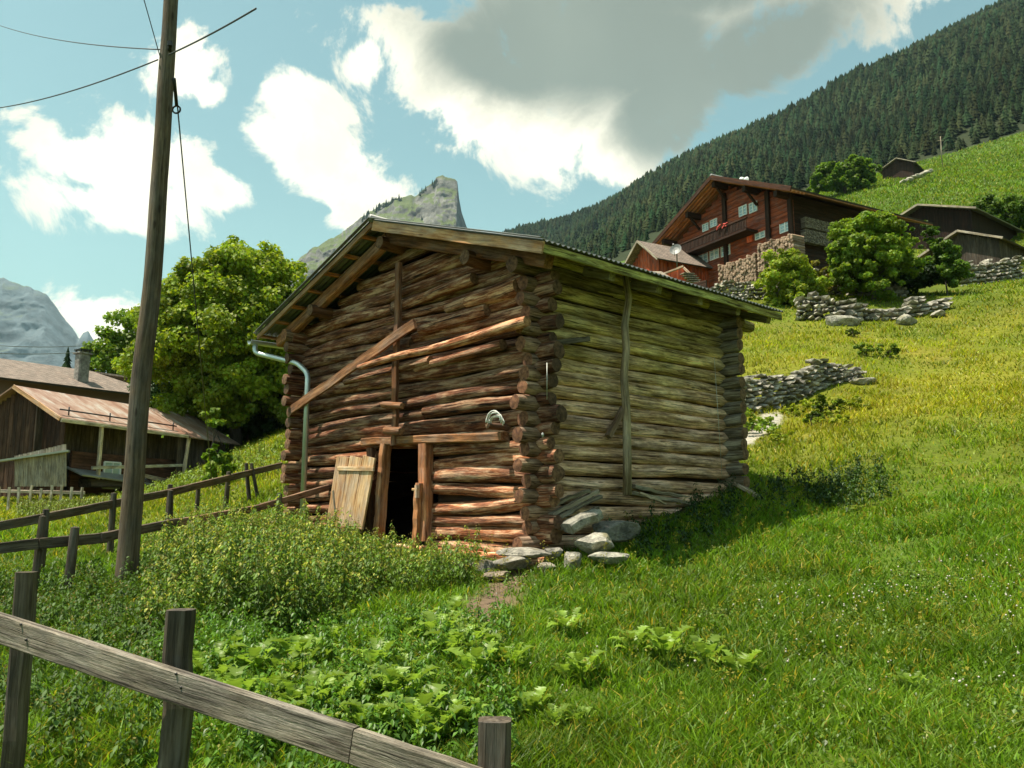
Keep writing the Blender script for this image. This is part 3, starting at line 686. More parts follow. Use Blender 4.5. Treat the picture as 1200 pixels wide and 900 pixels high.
# boards nailed across the gable
def gbeam(pa, pb, w, th, va, vb, name, mat, tint=(1, 1, 1), log=False, r1=None):
    a = F(*pa, va); b = F(*pb, vb); m_ = MB()
    if log: m_.log(B(a[0], va, a[1]), B(b[0], vb, b[1]), w/2, r1 or w/2, segs=20, sides=12, jit=.1, bow=.02, tint=tint)
    else: m_.beam(B(a[0], va, a[1]), B(b[0], vb, b[1]), th, w, up=UZ if abs(pa[0]-pb[0]) > 30 else BA, tint=tint, segs=12, jit=.006)
    return m_.build(name, [mat, M['end']], barn)
gbeam((342, 480), (486, 379), .155, .05, -.30, -.22, 'brace_board', M['beam'], (1.3, 1.25, 1.2))
gbeam((467, 308), (462, 522), .11, .07, -.13, -.13, 'vertical_batten', M['beam'], (1.0, .9, .85))
gbeam((447, 474), (470, 476), .10, .1, -.28, -.28, 'wall_peg', M['beam'], (1.3, 1.2, 1.1), True)
gbeam((452, 505), (470, 506), .13, .1, -.25, -.25, 'wall_peg', M['beam'], (1.0, .9, .8), True)
m_ = MB(); a = F(590, 500, -.05); m_.log(B(a[0], .1, a[1]), B(a[0], -.32, a[1]), .05, .045, segs=4, sides=10, tint=(.9, .9, .9)); m_.build('wall_peg', [M['beam'], M['end']], barn)

# ---- roof
roof = empty('roof', B(BW/2, BL/2, 4.3), None, None); roof.parent = barn; roof.location = tuple(B(BW/2, BL/2, 4.3)-wloc(barn))
VF, VB_ = -.55, BL+.62; EA = .6
def sheet(side):
    nv = int((VB_-VF+.06)/.019); nu = 7; vs = np.linspace(VF-.03, VB_+.03, nv)
    u0 = -EA-.06 if side == 0 else BW+EA+.06; us = np.linspace(u0, BW/2, nu)
    U, V2 = np.meshgrid(us, vs, indexing='ij'); mm = np.minimum(U, BW-U)
    Z = 3.22+(.6+mm)*SL+.055+.016*np.sin(V2*2*math.pi/.095)
    top_ = BC+U[..., None]*BA+V2[..., None]*BB+(Z+EYE)[..., None]*UZ; bo = top_-UZ*.006
    v = np.concatenate([top_.reshape(-1, 3), bo.reshape(-1, 3)]); idx = np.arange(nu*nv).reshape(nu, nv); k = nu*nv
    f1 = np.stack([idx[:-1, :-1], idx[1:, :-1], idx[1:, 1:], idx[:-1, 1:]], -1).reshape(-1, 4)
    e = np.stack([idx[0, :-1], idx[0, 1:], idx[0, 1:]+k, idx[0, :-1]+k], -1)
    e2 = np.stack([idx[:-1, 0], idx[:-1, 0]+k, idx[1:, 0]+k, idx[1:, 0]], -1)
    fast_mesh('corrugated_sheet', v, [f1, f1[:, ::-1]+k, e, e2], np.ones((len(v), 3)), M['tin_dark'], roof, smooth=False)
sheet(0); sheet(1)
def ru(u, v, dz): return B(u, v, zroof(u)+dz)
def rbeam(u0, u1, v, w, h, dz, name, mat, tint=(1, 1, 1), **k):
    m_ = MB(); m_.beam(ru(u0, v, dz) if u0 <= BW/2 else ru(u0, v, dz), ru(u1, v, dz), w, h, tint=tint, segs=10, jit=.003, **k); return m_.build(name, mat, roof)
# bargeboards: right verge broad and bleached, left verge narrow
rbeam(BW/2-.02, -EA-.05, VF, .035, .15, -.045, 'bargeboard', M['pale'], (1.1, .92, .82))
rbeam(BW/2+.0, BW+EA+.05, VF, .035, .085, -.02, 'bargeboard', M['pale'], (.72, .62, .55))
m_ = MB()
for sgn in (0, 1):
    a = ru(BW/2, VF-.05, .075); b = ru(-EA-.08 if sgn == 0 else BW+EA+.08, VF-.05, .075)
    m_.beam(a, b, .06, .012, jit=0)
m_.build('verge_trim', M['tin_dark'], roof)
m_ = MB(); m_.tube([B(BW/2, VF-.06, zroof(BW/2)+.07), B(BW/2, VB_+.04, zroof(BW/2)+.07)], .06, 10); m_.build('ridge_cap', M['tin_dark'], roof)
# verge rafters just outside the gable wall, and the inner ones
for uu, t in ((-.42, 1.0), (BW+.42, 1.9)):
    rbeam(BW/2, uu, -.22, .15, .19, -.17, 'verge_rafter', M['beam'], (t, t*.9, t*.85))
for v in (.9, 1.9, 2.9, 3.9, BL+.45):
    for uu in (-.5, BW+.5): rbeam(BW/2, uu, v, .12, .13, -.135, 'rafter', M['grey'] if uu < 0 else M['beam'])
for k in range(7):
    for side in (0, 1):
        d = .02+k*.56; uu = -EA+d if side == 0 else BW+EA-d
        m_ = MB(); m_.beam(ru(uu, VF+.02, -.025), ru(uu, VB_-.02, -.025), .10, .045, jit=.002, segs=6, tint=(2.4, 1.9, 1.4) if side else (1.1, 1, .9)); m_.build('roof_batten', M['beam'], roof)
m_ = MB(); m_.beam(ru(-EA-.02, VF+.02, -.045), ru(-EA-.02, VB_, -.045), .035, .11, jit=.004, segs=16, tint=(1.15, 1.25, .5)); m_.build('eaves_board', M['log_side'], roof)
for uu in (BW/2, 1.0, BW-1.0):
    m_ = MB(); m_.log(B(uu, -.42, zroof(uu)-.30), B(uu, BL+.4, zroof(uu)-.30), .11, .10, segs=16, tint=(.8, .75, .7)); m_.build('purlin', [M['beam'], M['end']], roof)
for uu in (.06, BW-.06):
    m_ = MB(); m_.log(B(uu, -.40, zroof(uu)-.29), B(uu, BL+.45, zroof(uu)-.29), .12, .11, segs=20, tint=(.6, .5, .4) if uu < 1 else (1.5, 1.2, 1)); m_.build('wall_plate', [M['log_side'], M['end']], roof)

# gutter and downpipe on the left eave
gu = MB()
n = 10; vs = []; L = [(VF-.12), VB_]
for v in L:
    for j in range(n+1):
        a = math.pi*j/n; vs.append(B(BW+EA+.13+.075*math.cos(a), v, 3.13-.075*math.sin(a)))
    for j in range(n, -1, -1):
        a = math.pi*j/n; vs.append(B(BW+EA+.13+.070*math.cos(a), v, 3.135-.070*math.sin(a)))
q = 2*(n+1); fs = [(j, (j+1) % q, (j+1) % q+q, j+q) for j in range(q)]; fs += [tuple(range(q-1, -1, -1)), tuple(range(q, 2*q))]
gu.add(vs, fs); gutter = gu.build('gutter', M['pipe'], barn)
dp = MB(); A = B(BW+EA+.13, VF+.0, 3.08); p2 = F(290, 414, -.5); p3 = F(350, 426, -.2); p4 = F(360, 437, -.17); p5 = F(356, 610, -.17)
def arcs(pts, r=.12, n=5):
    out = [pts[0]]
    for i in range(1, len(pts)-1):
        a, b, c = pts[i-1], pts[i], pts[i+1]; p = b+unit(a-b)*min(r, np.linalg.norm(a-b)*.45); q_ = b+unit(c-b)*min(r, np.linalg.norm(c-b)*.45)
        for k in range(n+1): t = k/n; out.append(p*(1-t)**2+b*2*t*(1-t)+q_*t*t)
    return out+[pts[-1]]
dp.tube(arcs([A, A-UZ*.17, B(p3[0], -.22, p3[1]), B(p5[0]-.02, -.20, p4[1]-.03), B(p5[0], -.2, p5[1])]), .047, 12)
dp.build('downpipe', M['pipe'], barn)

# side wall furniture
pts = [(733, 322), (737, 350), (732, 380), (734, 410), (731, 440), (734, 480), (735, 530), (735, 580)]
m_ = MB(); w3 = []
for px, py in pts:
    v, z = S(px, py, -.16); w3.append(B(-.16, v, z))
m_.tube(w3, .05, 10, r1=.062, tint=(1.3, 1.2, 1.0)); m_.build('prop_pole', M['grey'], barn)
def sbeam(pa, pb, w, ua, ub, name, mat, tint=(1, 1, 1)):
    a = S(*pa, ua); b = S(*pb, ub); m_ = MB(); m_.beam(B(ua, a[0], a[1]), B(ub, b[0], b[1]), w, w, tint=tint, segs=4); return m_.build(name, mat, barn)
sbeam((650, 402), (690, 397), .07, -.06, -.12, 'side_peg', M['dark'])
sbeam((713, 512), (731, 478), .08, -.10, -.12, 'side_brace', M['dark'], (1.6, 1.3, 1.1))
for (x0, y0, x1, y1, u_) in ((641, 425, 641, 468, -.33), (837, 418, 846, 556, -.06)):
    a = S(x0, y0, u_); b = S(x1, y1, u_); m_ = MB(); m_.tube([B(u_, a[0], a[1]), B(u_, b[0], b[1])], .004, 6, tint=(1.3, 1.3, 1.2)); m_.build('conduit', M['tin'], barn)
for (px, py, c) in ((636, 510, 1),):
    a = F(px, py, -.1); m_ = MB(); m_.stone(B(a[0], -.1, a[1]), .022, .015, .03); m_.build('bracket', M['tin'], barn)

# rope and loose pole on the pegs
rp = MB(); a = F(578, 492, -.34)
for k in range(6):
    pts = []; w = random.uniform(.11, .17); h = random.uniform(.05, .12)
    for j in range(13):
        t = j/12*math.pi*1.15-.25; pts.append(B(a[0]-w*math.cos(t)+random.uniform(-.006, .006), -.28-.012*k, a[1]-.05+h*math.sin(t)+.012*k))
    rp.tube(pts, .008, 6)
o = rp.build('rope', M['rope'], None); tag(o, 'white rope looped over a log end beside the barn door', 'rope')
a = F(420, 431, -.36); b = F(617, 376, -.36); m_ = MB(); m_.log(B(a[0], -.36, a[1]), B(b[0], -.33, b[1]), .05, .075, segs=24, sides=12, jit=.08, bow=.02, tint=(1.5, 1.3, 1.15))
o = m_.build('wooden_pole', [M['log_front'], M['end']], None); tag(o, 'long peeled wooden pole slung across the gable front of the barn', 'pole')

# ---- stones and loose timber at the foot of the barn
def G(px, py, Y, dz=0): p = P(px, py, Y); return V(p[0], p[1], H(p[0], p[1])+dz)
def boulder(px, py, Y, rx, ry, rz, label, tint=(1, 1, 1), dz=None, rot=0., rough=.3, group=None):
    p = P(px, py, Y)-UZ*.025; tint = tuple(x_*.85 for x_ in tint); m_ = MB(); m_.stone(p, rx, ry, rz, tint, rot, 4, rough); o = m_.build('boulder', M['rock'], None)
    return tag(o, label, 'stone', group)
boulder(613, 645, 10.45, .30, .18, .06, 'flat pale slab of stone under the corner of the log barn', (1.3, 1.25, 1.2), rot=-.6)
boulder(600, 657, 10.35, .20, .16, .08, 'small pale stone below the flat corner slab', (1.2, 1.15, 1.1))
boulder(566, 662, 10.5, .14, .12, .09, 'small rounded stone under the barn sill', (1, .95, .9))
boulder(545, 662, 10.8, .16, .12, .08, 'stone at the left end of the rubble under the barn sill', (.9, .85, .8))
boulder(584, 672, 10.0, .15, .12, .06, 'reddish stone on the bare earth below the barn sill', (1.1, .9, .8))
boulder(696, 634, 10.4, .22, .17, .13, 'bright white angular boulder in the sun beside the barn corner', (1.7, 1.65, 1.55), rough=.5)
boulder(672, 655, 10.15, .10, .09, .12, 'small upright white stone in front of the boulders', (1.6, 1.55, 1.5))
boulder(714, 650, 10.1, .2, .14, .07, 'low white stone right of the white boulder', (1.6, 1.6, 1.5))
boulder(720, 618, 10.75, .26, .2, .14, 'big grey boulder in the shade of the barn side wall', (.8, .8, .8))
boulder(648, 646, 10.4, .12, .1, .07, 'small stone between the corner slab and the white boulder', (1.2, 1.15, 1.1))
boulder(640, 662, 10.2, .12, .09, .05, 'low stone in front of the barn corner', (1.3, 1.2, 1.1))
m_ = MB(); p = P(683, 612, 10.55); m_.beam(p-V(.2, .05, .07), p+V(.2, .1, .10), .26, .13, up=(-.3, -.2, 1), jit=.012, segs=5, ch=.2, tint=(.95, .95, .9)); o = m_.build('stone_slab', M['rock'], None); tag(o, 'thick squared grey slab leaning against the barn corner', 'stone')
def plank(pa, Ya, pb, Yb, w, t, label, tint=(1, 1, 1), mat='grey', up=(0, 0, 1)):
    m_ = MB(); m_.beam(P(*pa, Ya), P(*pb, Yb), w, t, up=up, tint=tint, segs=8, jit=.006); o = m_.build('plank', M[mat], None); tag(o, label, 'plank', 'loose planks along the barn side wall'); return o
plank((642, 612), 10.75, (704, 582), 11.35, .07, .05, 'lowest plank of the fan leaning behind the squared slab', (1.1, 1.1, 1))
plank((645, 603), 10.8, (700, 576), 11.4, .08, .05, 'middle plank of the fan leaning behind the squared slab', (1.3, 1.25, 1.15))
plank((646, 593), 10.85, (690, 574), 11.3, .06, .05, 'topmost plank of the fan leaning behind the squared slab', (.9, .9, .8))
plank((655, 618), 10.7, (700, 596), 11.1, .09, .06, 'dark plank under the fan beside the squared slab', (.7, .7, .7))
plank((738, 578), 12.0, (815, 592), 13.1, .12, .05, 'wide grey board lying against the side wall right of the prop pole', (1.1, 1.1, 1))
plank((742, 570), 12.0, (806, 584), 13.0, .08, .05, 'narrow grey board above the wide one right of the prop pole', (.9, .9, .8))
plank((750, 578), 11.8, (781, 590), 12.0, .035, .03, 'thin pale stick poking out right of the prop pole', (1.8, 1.7, 1.5))
plank((862, 566), 13.5, (928, 607), 12.9, .15, .05, 'long weathered board leaning down from the rear barn corner', (1.1, 1.0, .85))
plank((870, 590), 13.3, (905, 598), 13.0, .05, .04, 'short thin board beneath the long one at the rear barn corner', (.9, .85, .7))

# ================================================================= POLE, WIRES, FENCES
pb = P(145, 705, 9.7); pt = P(204, -40, 10.0); pole = empty('utility_pole', pb, 'tall weathered wooden utility pole leaning slightly right, left of the barn', 'utility pole')
m_ = MB(); m_.log(pb-UZ*.4, pt, .122, .085, segs=40, sides=18, jit=.035, bow=.02); m_.build('trunk', [M['pole'], M['end']], pole)
m_ = MB(); a = P(199, 60, 9.9); m_.tube([a, a+V(.05, -.12, .03)], .025, 8); m_.box(a+V(.05, -.12, .03), UZ*.03, V(.025, 0, 0), V(0, .025, 0)); m_.build('bracket', M['iron'], pole)
def wire(pts, r, label, ring=None, mat='wire'):
    pts = [np.array(p) for p in pts]; m_ = MB(); m_.tube(pts, r, 6); o = m_.build('power_line', M[mat], None); tag(o, label, 'wire'); return o
def sagline(a, b, sag, n=16): return [a+(b-a)*k/n-UZ*sag*4*(k/n)*(1-k/n) for k in range(n+1)]
wire(sagline(P(185, 70, 9.85), P(-40, 130, 16), .15) , .009, 'thick dotted cable running left from the top of the utility pole')
wire(sagline(P(187, 58, 9.85), P(0, 30, 17), .1), .008, 'thin wire running up left from the utility pole above the cable')
wire(sagline(P(198, 64, 9.85), P(300, 10, 8.0), .02), .010, 'cable running up right from the utility pole')
wire(sagline(P(188, 68, 9.85), P(166, -10, 9.2), .0), .006, 'short wire slanting up at the left of the utility pole')
ga, gb = P(205, 92, 9.9), P(249, 572, 20.5)
wire([ga, gb], .009, 'thin guy wire slanting from the utility pole down to the sycamore sapling')
m_ = MB(); gd = unit(gb-ga); L_ = np.linalg.norm(gb-ga)
tp = ga+(gb-ga)*0; q0 = P(204, 92, 9.9); q1 = P(207, 124, 10.2); m_.tube([q0, q1], .022, 8)
m_.tube([q1+V(.05*math.cos(t), 0, .05*math.sin(t)-.05) for t in np.linspace(0, 6.28, 13)], .012, 6); m_.build('tensioner', M['iron'], pole)
wire(sagline(P(-60, 400, 60), P(112, 404, 75), .3), .03, 'upper of two thin far wires before the distant mountain', mat='tin_dark')
wire(sagline(P(-60, 410, 60), P(112, 411, 75), .3), .03, 'lower of two thin far wires before the distant mountain', mat='tin_dark')

def fence(label, rails, posts, mat, group=None):
    f0 = P(posts[0][0], posts[0][1], posts[0][2]); f0[2] = H(f0[0], f0[1])
    e = empty('wooden_fence', f0, label, 'fence', group)
    for r_ in rails:
        m_ = MB(); pts, w, t, tint, mm = r_
        for (p, q) in zip(pts[:-1], pts[1:]): m_.beam(P(*p), P(*q), t, w, tint=tint, segs=10, jit=.0012, mat=0)
        m_.build('rail', M[mm], e)
    for (px, py, Y, wd, lean, rnd) in posts:
        p = P(px, py, Y); gz = H(p[0], p[1]); q = V(p[0]+lean, p[1], gz-.15); m_ = MB()
        if rnd: m_.log(q, p, wd/2*1.1, wd/2, segs=8, sides=12, jit=.08, bow=.01)
        else: m_.beam(q, p, wd, wd*.9, up=(0, 1, 0), segs=6, jit=.006, ch=.2)
        m_.build('post', [M[mat], M[mat]], e)
    return e
FE = fence('silver-grey plank fence crossing the bottom left corner in the foreground',
      [([(-60, 716, 4.5), (415, 873, 3.45)], .135, .05, (1.15, 1.08, 1.0), 'rail'), ([(416, 874, 3.44), (640, 950, 3.1)], .13, .05, (1.05, 1.0, .92), 'rail')],
      [(213, 714, 4.0, .115, 0, False), (580, 843, 3.28, .12, 0, False), (33, 670, 4.7, .10, 0, False)], 'dark')
fence('dark rail fence rising from the left edge to the barn downpipe, nearer of two',
      [([(-60, 650, 9.2), (45, 637, 9.6), (125, 630, 10.3)], .12, .05, (1, 1, 1), 'dark'), ([(118, 630, 10.2), (208, 612, 11.4)], .11, .05, (1.1, 1, 1), 'dark'), ([(200, 614, 11.3), (300, 596, 13.0), (389, 570, 14.6)], .10, .05, (2.0, 1.5, 1.3), 'dark')],
      [(87, 618, 9.75, .10, -.03, True), (49, 605, 9.7, .08, 0, True), (200, 575, 11.5, .08, .03, True), (327, 578, 13.4, .09, 0, True), (-30, 625, 9.2, .09, 0, True)], 'dark')
fence('dark rail fence across the meadow behind the utility pole, farther of two',
      [([(-60, 628, 10.2), (45, 608, 11), (200, 577, 14.2)], .115, .05, (1.1, 1.05, 1), 'dark'), ([(196, 578, 14.1), (330, 545, 18.5)], .12, .05, (1.4, 1.2, 1.1), 'dark')],
      [(54, 597, 11.1, .085, 0, True), (134, 578, 12.6, .09, 0, True), (-20, 610, 10.4, .09, 0, True), (199, 568, 14.3, .09, 0, True), (233, 567, 15.1, .075, 0, True), (268, 553, 16.2, .09, -.03, True), (289, 543, 17.0, .08, .12, True), (295, 543, 17.1, .07, .2, True)], 'dark')
for (px, py, Y) in ((206, 790, 3.8), (212, 806, 3.79), (24, 732, 4.22), (30, 750, 4.2)):
    p_ = P(px, py, Y); m_ = MB(); m_.tube([p_, p_+V(0, .03, 0)], .006, 8); tag(m_.build('nail', M['iron'], FE), None)
# small garden fence by the left houses
e = empty('garden_fence', G(70, 600, 24), 'low crooked paling fence at the foot of the garden on the left', 'fence')
for k in range(9):
    px = 50+k*11; a = P(px, 0, 25); z = H(a[0], a[1]); m_ = MB(); m_.beam(V(a[0], a[1], z-.1), V(a[0]+random.uniform(-.05, .05), a[1], z+.75+random.uniform(-.1, .1)), .07, .05, up=(0, 1, 0), tint=(1.6, 1.6, 1.6)); m_.build('paling', M['grey'], e)
m_ = MB(); a = P(45, 0, 25.2); b = P(142, 0, 25.2); m_.beam(V(a[0], a[1], H(a[0], a[1])+.55), V(b[0], b[1], H(b[0], b[1])+.5), .06, .09, tint=(1.8, 1.8, 1.8)); m_.build('rail', M['grey'], e)
# ================================================================= HOUSES
class Frame:
    """house frame: origin o, along-gable direction a, depth direction b (unit, horizontal)"""
    def __init__(s, o, a, b): s.o = V(o[0], o[1], 0); s.a = unit(a); s.b = unit(b)
    def p(s, u, v, z): return s.o+s.a*u+s.b*v+UZ*z
    def gable(s, px, py, v=0.): q = on_plane(px, py, s.o+s.b*v, s.b); return float(np.dot(q-s.o, s.a)), q[2]
    def side(s, px, py, u=0.): q = on_plane(px, py, s.o+s.a*u, s.a); return float(np.dot(q-s.o, s.b)), q[2]
    def bx(s, mb, u0, u1, v0, v1, z0, z1, tint=(1, 1, 1), grain='u', mat=0, ch=.03):
        c = s.p((u0+u1)/2, (v0+v1)/2, (z0+z1)/2); A = s.a*(u1-u0)/2; Bv = s.b*(v1-v0)/2; Z = UZ*(z1-z0)/2
        if grain == 'u': mb.box(c, A, Bv, Z, tint, mat, ch)
        elif grain == 'v': mb.box(c, Bv, A, Z, tint, mat, ch)
        else: mb.box(c, Z, A, Bv, tint, mat, ch)
def part_empty(name, loc, par):
    e = bpy.data.objects.new(name, None); COL.objects.link(e); e.parent = par; e.location = tuple(loc-wloc(par)); return e
def window(fr, u, z, w, h, par, v=0., side=False, sash=2, rows=3, frame='white'):
    """frame > pane; fr.gable plane at depth v"""
    m_ = MB(); t = .05; out = v-.05
    def b(u0, u1, z0, z1, d0=0., d1=.06):
        if side: fr.bx(m_, out+d0, out+d1, u0, u1, z0, z1, ch=.05)
        else: fr.bx(m_, u0, u1, out+d0, out+d1, z0, z1, ch=.05)
    b(u-w/2, u-w/2+t, z-h/2, z+h/2); b(u+w/2-t, u+w/2, z-h/2, z+h/2); b(u-w/2+t, u+w/2-t, z+h/2-t, z+h/2, .003, .057); b(u-w/2+t, u+w/2-t, z-h/2, z-h/2+t, .003, .057)
    for k in range(1, sash): c = u-w/2+w*k/sash; b(c-.04, c+.04, z-h/2+t, z+h/2-t, -.004, .052)
    for k in range(1, rows): c = z-h/2+h*k/rows; b(u-w/2+t, u+w/2-t, c-.014, c+.014, .012, .04)
    f = m_.build('window', M[frame], par)
    m_ = MB()
    if side: fr.bx(m_, out+.03, out+.04, u-w/2+.02, u+w/2-.02, z-h/2+.02, z+h/2-.02)
    else: fr.bx(m_, u-w/2+.02, u+w/2-.02, out+.03, out+.04, z-h/2+.02, z+h/2-.02)
    m_.build('pane', M['glass'], f); return f
def slab(mb, pts, th, tint=(1, 1, 1), lpa=None, mat=0):
    """thick roof plane from 4 corners; lp runs along its first edge"""
    pts = [np.asarray(p, float) for p in pts]; n = unit(np.cross(pts[1]-pts[0], pts[3]-pts[0])); n = n if n[2] > 0 else -n
    vs = pts+[p-n*th for p in pts]; x = unit(pts[1]-pts[0]); y = np.cross(n, x); lp = [(np.dot(p-pts[0], x), np.dot(p-pts[0], y), 0) for p in vs]
    mb.add(vs, [(0, 1, 2, 3), (7, 6, 5, 4), (0, 4, 5, 1), (1, 5, 6, 2), (2, 6, 7, 3), (3, 7, 4, 0)], lp, tint, [mat]*6)

# ---- the red chalet
co = P(930, 300, 44); ch = Frame(co, V(-.484, .875, 0), V(.875, .484, 0)); CW, CL = 9.6, 9.4
zb = 12.9; ze = 18.55; zr = 20.75       # base, eave underside at wall, ridge (world z)
def cz(u): return ze+(zr-ze)*min(u, CW-u)/(CW/2)
cha = empty('chalet', ch.p(CW/2, CL/2, zb), 'big reddish brown timber chalet with balconies on the hillside at upper right', 'chalet')
m_ = MB(); ch.bx(m_, -.1, CW+.1, -.1, CL+.1, zb-2.2, zb+.35); m_.build('stone_base', M['stonebase'], cha)
def gwall(name, v0, v1, mat):
    m_ = MB(); n = 30; zz = zb+.35
    for k in range(n):         # horizontal plank courses, top ones cut to the gable slope
        h = (zr-.12-zz)/n; z0 = zz+k*h; lim = max(0, (z0+h-ze)/(zr-ze)*(CW/2)) if z0+h > ze else 0
        if CW-2*lim < .3: continue
        ch.bx(m_, lim, CW-lim, v0+(.012 if k % 2 else 0), v1, z0, z0+h-.012, tint=(random.uniform(.85, 1.15),)*3, ch=.06)
    return m_.build(name, mat, cha)
gwall('gable_wall', 0, .18, M['chalet']); gwall('back_wall', CL-.18, CL, M['chalet_dark'])
m_ = MB(); ch.bx(m_, 0, CW, .02, .16, zb+.3, ze, tint=(.5, .5, .5)); m_.build('wall_core', M['chalet'], cha)
m_ = MB()
for k in range(24):
    h = (ze-zb-.35)/24; z0 = zb+.35+k*h
    ch.bx(m_, .0+(.012 if k % 2 else 0), .18, .18, CL-.18, z0, z0+h-.01, grain='v', tint=(random.uniform(.8, 1.1),)*3)
m_.build('side_wall', M['chalet_dark'], cha)
m_ = MB(); ch.bx(m_, CW-.18, CW, .18, CL-.18, zb+.35, ze, grain='v'); m_.build('far_side_wall', M['chalet'], cha)
# posts, bands
for u in (.0, ch.gable(901, 250)[0], ch.gable(851, 270)[0], CW-.02):
    m_ = MB(); ch.bx(m_, u-.14, u+.14, -.16, -.02, zb+.3 if u in (0,) else zb+2.3, min(cz(max(u, .2))-.05, ze+1.7), grain='z'); m_.build('post', M['chalet_dark'], cha)
for z, t in ((zb+.95, 'dark'), (zb+2.95, 'dark'), (zb+4.2, '')):
    m_ = MB(); ch.bx(m_, -.05, CW+.05, -.07, -.002, z, z+.16, tint=(1.3, 1.2, 1.1)); m_.build('sill_band', M['chalet'], cha)
# verandah / balcony over the lower windows
ZB = ch.gable(854, 275, -.95)[1]
bal = part_empty('balcony', ch.p(CW/2, -.7, zb+3.0), cha)
m_ = MB(); ch.bx(m_, 2.4, CW-.2, -.95, -.05, ZB-.12, ZB); m_.build('deck', M['chalet_dark'], bal)
m_ = MB()
for k in range(58): u = 2.4+k*(CW-2.65)/58; ch.bx(m_, u, u+.085, -.95, -.92, ZB+.03, ZB+.55, grain='z')
m_.build('balustrade', M['chalet_dark'], bal)
m_ = MB(); ch.bx(m_, 2.35, CW-.15, -.98, -.86, ZB+.56, ZB+.63, tint=(1.6, 1.5, 1.4)); m_.build('handrail', M['chalet_dark'], bal)
def gw(x0, y0, x1, y1, **k):
    a, b = ch.gable(x0, y1), ch.gable(x1, y0); u = (a[0]+b[0])/2; w = abs(a[0]-b[0])*1.12; c = ch.gable((x0+x1)/2, (y0+y1)/2)
    window(ch, c[0], c[1], w, abs(ch.gable((x0+x1)/2, y0)[1]-ch.gable((x0+x1)/2, y1)[1])*1.0, cha, **k)
for q in [(820, 295, 829, 309), (833, 290, 842, 304), (846, 285, 855, 300), (886, 269, 896, 280), (915, 259, 926, 272), (867, 241, 875, 253), (879, 237, 887, 249), (824, 262, 830, 271), (833, 257, 840, 266)]: gw(*q)
a, b = ch.gable(876, 285), ch.gable(882, 272); m_ = MB(); ch.bx(m_, b[0], a[0], -.06, -.01, a[1], b[1], grain='z', tint=(3.2, 2.0, 1.5)); m_.build('red_shutter', M['chalet'], cha)
# geraniums in the balcony box
v0, f0 = ico(1); m_ = MB()
for k in range(16):
    a = ch.gable(random.uniform(858, 866), 259); m_.add(v0*.05+ch.p(a[0]+random.uniform(-.3, .3), -1.05, ZB+.6+random.uniform(-.1, .18)), f0, tint=(.9, .12, .1))
m_.build('geraniums', M['white'], bal)
# infill of stacked shingles on the side wall
for (x0, y0, x1, y1) in ((938, 256, 975, 268), (938, 270, 972, 285)):
    a, b = ch.side(x0, (y0+y1)/2), ch.side(x1, (y0+y1)/2); m_ = MB()
    za, zc = ch.side(x0, y0)[1], ch.side(x0, y1)[1]
    for r_ in range(9):
        z0 = zc+(za-zc)*r_/9
        for k in range(26):
            v = a[0]+(b[0]-a[0])*k/26; ch.bx(m_, -.34+random.uniform(-.03, .03), -.02, v, v+(b[0]-a[0])/26-.02, z0, z0+(za-zc)/9-.012, grain='u', tint=(random.uniform(.6, 1.2),)*3, ch=.2)
    m_.build('firewood_rack', M['grey'], cha)
croof = part_empty('roof', ch.p(CW/2, CL/2, zr), cha)
OV = 1.15; VFc, VBc = -1.2, CL+1.0
def crp(u, v, dz=0): return ch.p(u, v, ze+(zr-ze)*(u if u < CW/2 else CW-u)/(CW/2)+.12+dz)
for sd in (0, 1):
    ue = -OV if sd == 0 else CW+OV; m_ = MB()
    slab(m_, [crp(ue, VFc, .2), crp(ue, VBc, .2), crp(CW/2, VBc, .2), crp(CW/2, VFc, .2)], .10); m_.build('roof_tiles', M['shingle'], croof)
    m_ = MB(); slab(m_, [crp(ue*1., VFc+.03, .09), crp(CW/2, VFc+.03, .09), crp(CW/2, VBc-.03, .09), crp(ue, VBc-.03, .09)], .05); m_.build('soffit', M['soffit'], croof)
    m_ = MB(); m_.beam(crp(ue, VFc-.02, .10), crp(CW/2, VFc-.02, .10), .05, .26, jit=0, tint=(1.6, 1.3, 1.1)); m_.build('bargeboard', M['chalet_dark'], croof)
    m_ = MB()
    m_ = None
    for k in range(4): v = VFc+.12+k*.28; m_ = MB(); m_.beam(crp(ue, v, .01), crp(CW/2, v, .01), .09, .09, jit=0, tint=(1.4, 1.3, 1.2)); m_.build('rafter', M['soffit'], croof)
for u in (.1, 2.4, CW/2, CW-2.4, CW-.1):
    m_ = MB(); m_.beam(ch.p(u, VFc+.15, cz(u)-.16), ch.p(u, .2, cz(u)-.16), .26, .34, jit=0, segs=2); m_.build('purlin', M['chalet_dark'], croof)
for u in (2.4, CW-2.4, CW/2):
    m_ = MB(); m_.beam(ch.p(u, -.05, cz(u)-.95), ch.p(u, -.75, cz(u)-.35), .13, .13, jit=0, segs=2); m_.build('bracket', M['chalet_dark'], croof)
m_ = MB()
for k, t in ((0, 0), (.18, .1)):
    m_.stone(crp(CW/2, 1.2+k*2, .38+t), .16, .16, .2)
m_.build('ridge_ornament', M['white'], croof)
m_ = MB(); m_.tube([crp(CW/2, VFc, .24), crp(CW/2, VBc, .24)], .09, 8); m_.build('ridge_cap', M['tin_dark'], croof)
